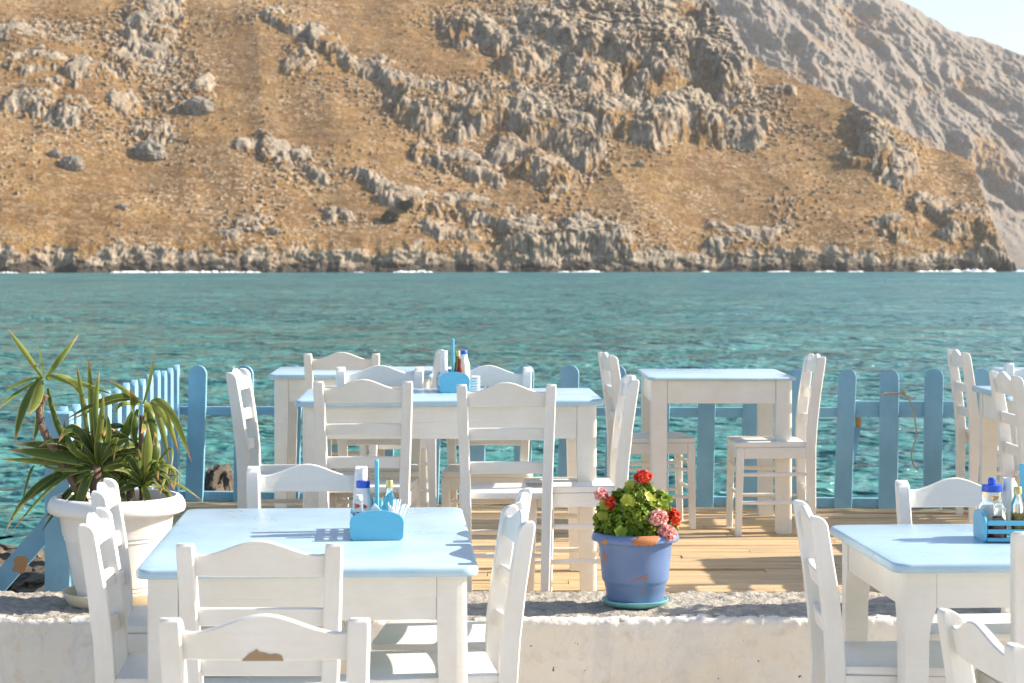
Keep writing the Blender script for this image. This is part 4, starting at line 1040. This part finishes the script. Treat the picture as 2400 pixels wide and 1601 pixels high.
def white_pot(c, label):
    root = empty('flower_pot', c); tag(root, label, 'flower pot'); root.scale = (1, 1, .955)
    out = [(0, .012), (.138, .012), (.142, .02), (.146, .055), (.149, .056), (.150, .070), (.154, .072), (.157, .086), (.186, .245), (.190, .247), (.191, .262), (.195, .263), (.198, .277), (.207, .345), (.212, .349), (.232, .345), (.246, .352), (.250, .365), (.247, .385), (.238, .402), (.228, .410)]
    inn = [(.216, .411), (.208, .402), (.203, .36), (0, .355)]
    pot_body(root, out, inn, WPOT, 72)
    mb = MB(); mb.lathe([(0, .0), (.155, .0), (.168, .012), (.185, .045), (.186, .050), (.180, .050), (.163, .016), (0, .010)], 56, (-.010, -.01, 0)); mb.build('saucer', WSAUCER, root)
    mb = MB(); mb.lathe([(0, .372), (.1, .370), (.205, .366)], 30); mb.build('soil', SOIL, root)
    return root
wc = Vector((WX(274, 7.36), 7.36, WZT + .006))
wp = white_pot(wc, 'large white plastic pot with a rolled rim on a yellow stained saucer on the wall')

# ------------------------------------------------------------------ yucca
def yucca():
    D0 = 7.36; root = empty('yucca', (wc.x, wc.y, wc.z + .37)); tag(root, 'spiky yucca with bent bare trunks and drooping yellow-edged leaves in the white pot', 'yucca')
    inv = Vector(root.location); rr = random.Random(31)
    def P(px, py, dy=0): return W(px, py, D0) + Vector((0, dy, 0)) - inv
    def trunk(pts, rads):
        ps = [P(*p) for p in pts]; q = []; rd = []
        for i in range(len(ps) - 1):
            for k in range(6):
                t = k / 6; q.append(ps[i].lerp(ps[i + 1], t)); rd.append((rads[i] * (1 - t) + rads[i + 1] * t) * (1 + .06 * (k % 2)))
        q.append(ps[-1]); rd.append(rads[-1])
        # smooth
        for _ in range(3): q = [q[0]] + [(q[i - 1] + q[i] * 2 + q[i + 1]) / 4 for i in range(1, len(q) - 1)] + [q[-1]]
        mb = MB(); mb.tube(q, rd, 12); mb.build('trunk', TRUNK, root, 180)
    trunk([(200, 1190, .0), (178, 1135, 0), (140, 1070, -.01), (108, 1020, -.01), (93, 980, -.01), (95, 945, 0), (107, 925, 0)], [.020, .019, .018, .014, .013, .0135, .013])
    trunk([(330, 1190, .04), (328, 1100, .04), (328, 1030, .03), (330, 975, .03)], [.012, .011, .010, .010])
    trunk([(235, 1190, 0), (225, 1120, 0), (222, 1090, 0)], [.03, .028, .022])
    trunk([(300, 1180, -.03), (310, 1155, -.04), (312, 1130, -.04)], [.015, .013, .010])
    mb = MB(); hue = []; edge = []; tip = []
    def leaf(a, m, b, wpx, h, fold=.25, da=0, dm=0, db=0, face=None, tipv=1.0):
        """strap leaf from a through m to b (image positions on the pot's plane + depth offsets)"""
        A, M_, B = P(a[0], a[1], da), P(m[0], m[1], dm), P(b[0], b[1], db)
        C = M_ * 2 - (A + B) * .5; n = 14; wd = wpx / F * D0 * .5; fc = Vector(face) if face else Vector((rr.uniform(-.5, .7), -1, rr.uniform(.1, .9))); fc.normalize()
        base = len(mb.v); vs_ = []; fs = []
        for i in range(n + 1):
            t = i / n; p = A * (1 - t) ** 2 + C * 2 * t * (1 - t) + B * t * t; tg = ((C - A) * (1 - t) + (B - C) * t).normalized()
            sd_ = tg.cross(fc); sd_ = sd_.normalized() if sd_.length > .05 else Vector((1, 0, 0)); nn = sd_.cross(tg).normalized()
            k = (.42 + .58 * math.sin(min(1, t * 1.9) * PI / 2)) * (1 - max(0, (t - .55) / .45) ** 1.7) + .015
            for j, (u, z_) in enumerate(((-1, fold), (-.5, fold * .45), (0, 0), (.5, fold * .45), (1, fold))):
                vs_.append(p + sd_ * wd * k * u - nn * wd * k * z_); hue.append(min(1, max(0, h + (.08 if j % 2 else 0)))); edge.append(abs(u)); tip.append(t * tipv)
        for i in range(n):
            for j in range(4): fs.append([i * 5 + j, i * 5 + j + 1, (i + 1) * 5 + j + 1, (i + 1) * 5 + j])
        mb.add(vs_, fs)
    # rosette on the bent trunk
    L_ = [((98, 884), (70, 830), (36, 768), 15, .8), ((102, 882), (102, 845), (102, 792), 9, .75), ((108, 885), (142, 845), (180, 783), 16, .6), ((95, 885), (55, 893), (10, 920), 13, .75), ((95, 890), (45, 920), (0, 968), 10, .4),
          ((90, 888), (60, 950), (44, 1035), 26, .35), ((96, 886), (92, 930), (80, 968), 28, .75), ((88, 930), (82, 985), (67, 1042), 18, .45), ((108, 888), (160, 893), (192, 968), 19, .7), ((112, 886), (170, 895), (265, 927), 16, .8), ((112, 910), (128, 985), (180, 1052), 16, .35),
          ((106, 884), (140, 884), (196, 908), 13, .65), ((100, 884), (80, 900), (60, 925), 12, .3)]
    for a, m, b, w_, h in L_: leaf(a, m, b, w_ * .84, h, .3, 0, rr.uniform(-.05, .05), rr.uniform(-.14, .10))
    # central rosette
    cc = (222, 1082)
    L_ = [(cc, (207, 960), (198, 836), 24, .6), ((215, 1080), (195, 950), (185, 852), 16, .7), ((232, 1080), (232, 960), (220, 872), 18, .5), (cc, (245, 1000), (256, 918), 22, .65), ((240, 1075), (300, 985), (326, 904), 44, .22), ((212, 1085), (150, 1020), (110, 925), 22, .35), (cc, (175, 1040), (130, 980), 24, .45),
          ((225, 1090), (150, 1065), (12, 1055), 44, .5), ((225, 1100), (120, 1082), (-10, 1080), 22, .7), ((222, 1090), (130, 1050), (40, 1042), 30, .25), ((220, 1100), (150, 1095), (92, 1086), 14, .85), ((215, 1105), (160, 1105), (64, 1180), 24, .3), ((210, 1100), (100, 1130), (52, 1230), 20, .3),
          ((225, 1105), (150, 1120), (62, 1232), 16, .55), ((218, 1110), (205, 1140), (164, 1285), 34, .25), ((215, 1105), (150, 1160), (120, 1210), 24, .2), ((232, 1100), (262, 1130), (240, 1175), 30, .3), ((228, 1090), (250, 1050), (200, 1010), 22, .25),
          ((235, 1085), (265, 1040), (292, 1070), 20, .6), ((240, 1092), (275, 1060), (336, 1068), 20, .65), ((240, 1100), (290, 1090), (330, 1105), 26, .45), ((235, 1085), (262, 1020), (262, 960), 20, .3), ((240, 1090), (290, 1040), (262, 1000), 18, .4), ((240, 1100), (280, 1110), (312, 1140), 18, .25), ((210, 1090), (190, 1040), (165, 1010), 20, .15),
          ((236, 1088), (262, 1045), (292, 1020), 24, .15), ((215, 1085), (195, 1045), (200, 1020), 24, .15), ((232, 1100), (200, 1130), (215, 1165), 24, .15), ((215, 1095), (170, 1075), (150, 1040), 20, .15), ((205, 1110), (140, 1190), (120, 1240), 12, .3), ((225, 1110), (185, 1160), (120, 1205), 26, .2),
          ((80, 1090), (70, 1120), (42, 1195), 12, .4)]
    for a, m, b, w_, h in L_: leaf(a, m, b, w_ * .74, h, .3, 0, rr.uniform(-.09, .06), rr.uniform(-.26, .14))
    for k in range(34):
        an = rr.uniform(-2.6, 2.6); ln = rr.uniform(70, 150); ex = 228 + math.sin(an) * ln * 1.05; ey = 1080 - math.cos(an) * ln * .75 + rr.uniform(10, 50)
        leaf((228 + rr.uniform(-8, 8), 1098), (228 + math.sin(an) * ln * .55, 1085 - math.cos(an) * ln * .55 - 14), (ex, ey), rr.uniform(17, 26), rr.uniform(.05, .35), .3, 0, rr.uniform(-.05, .08), rr.uniform(-.12, .22))
    for k in range(16):
        an = rr.uniform(-2.2, 2.2); ln = rr.uniform(50, 95); ex = 340 + math.sin(an) * ln; ey = 1128 - math.cos(an) * ln * .6 + rr.uniform(10, 45)
        leaf((340 + rr.uniform(-6, 6), 1138), (340 + math.sin(an) * ln * .55, 1120 - math.cos(an) * ln * .5 - 12), (ex, ey), rr.uniform(13, 20), rr.uniform(.1, .5), .3, -.04, rr.uniform(-.10, .05), rr.uniform(-.16, .12))
    # rosette on the right stem
    rc = (332, 950)
    L_ = [((332, 948), (342, 900), (357, 822), 12, .75), ((325, 945), (290, 912), (238, 893), 16, .75), ((325, 942), (265, 930), (155, 985), 18, .35), ((330, 945), (270, 940), (152, 992), 12, .55), ((335, 948), (343, 975), (340, 1012), 34, .75), ((348, 945), (385, 975), (405, 1070), 24, .85), ((350, 942), (395, 965), (436, 1092), 24, .7), ((350, 945), (375, 990), (402, 1095), 18, .9),
          ((320, 960), (318, 1010), (312, 1085), 22, .3), ((345, 965), (358, 1000), (370, 1040), 30, .15), ((325, 950), (280, 950), (262, 1000), 14, .6)]
    for a, m, b, w_, h in L_: leaf(a, m, b, w_ * .80, h, .3, .03, .03 + rr.uniform(-.06, .06), .03 + rr.uniform(-.14, .12))
    # low right rosette
    L_ = [((338, 1130), (345, 1060), (348, 1000), 26, .7), ((345, 1130), (362, 1060), (360, 985), 26, .8), ((350, 1120), (375, 1060), (365, 1010), 30, .15), ((345, 1135), (390, 1090), (392, 1150), 14, .7), ((345, 1138), (400, 1100), (422, 1140), 14, .65), ((350, 1138), (410, 1110), (440, 1122), 10, .7), ((345, 1140), (400, 1125), (474, 1172), 12, .6),
          ((335, 1132), (350, 1150), (368, 1200), 24, .75), ((340, 1135), (385, 1150), (420, 1185), 14, .7), ((335, 1132), (300, 1120), (285, 1165), 22, .35), ((345, 1132), (395, 1085), (436, 1118), 12, .7), ((338, 1135), (320, 1100), (290, 1090), 18, .3), ((330, 1135), (300, 1140), (262, 1160), 18, .25), ((350, 1130), (400, 1050), (408, 1110), 10, .6)]
    for a, m, b, w_, h in L_: leaf(a, m, b, w_ * .74, h, .3, -.04, -.04 + rr.uniform(-.08, .04), -.05 + rr.uniform(-.18, .06))
    o = mb.build('leaves', YLEAF, root, 180); set_attr(o, 'hue', hue); set_attr(o, 'edge', edge); set_attr(o, 'tip', tip)
    return root
yucca()

# unseen pot and leaf clump, added to cast the long shadow on the wall top
shadow_pot = white_pot(Vector((2.12, 7.37, WZT + .006)), 'unseen white pot added beyond the right picture edge to shadow the wall top')
mb = MB(); rr = random.Random(8); hues = []
for k in range(1100):
    d = Vector((rr.gauss(0, 1), rr.gauss(0, 1), rr.gauss(0, 1))).normalized(); p = Vector((d.x * .20, d.y * .15, .27 + d.z * .33)) * rr.uniform(.5, 1)
    disc_leaf(mb, p, d + Vector((0, 0, .4)), Vector((rr.random(), 1, rr.random())), rr.uniform(.02, .035), rr, rr.uniform(.2, .7), hues)
o = mb.build('shadow_shrub', GLEAF, None, 180); set_attr(o, 'hue', hues); o.location = shadow_pot.location + Vector((0, 0, .38))
tag(o, 'unseen leafy green clump added in the extra pot to lengthen its shadow along the wall', 'shadow_shrub')
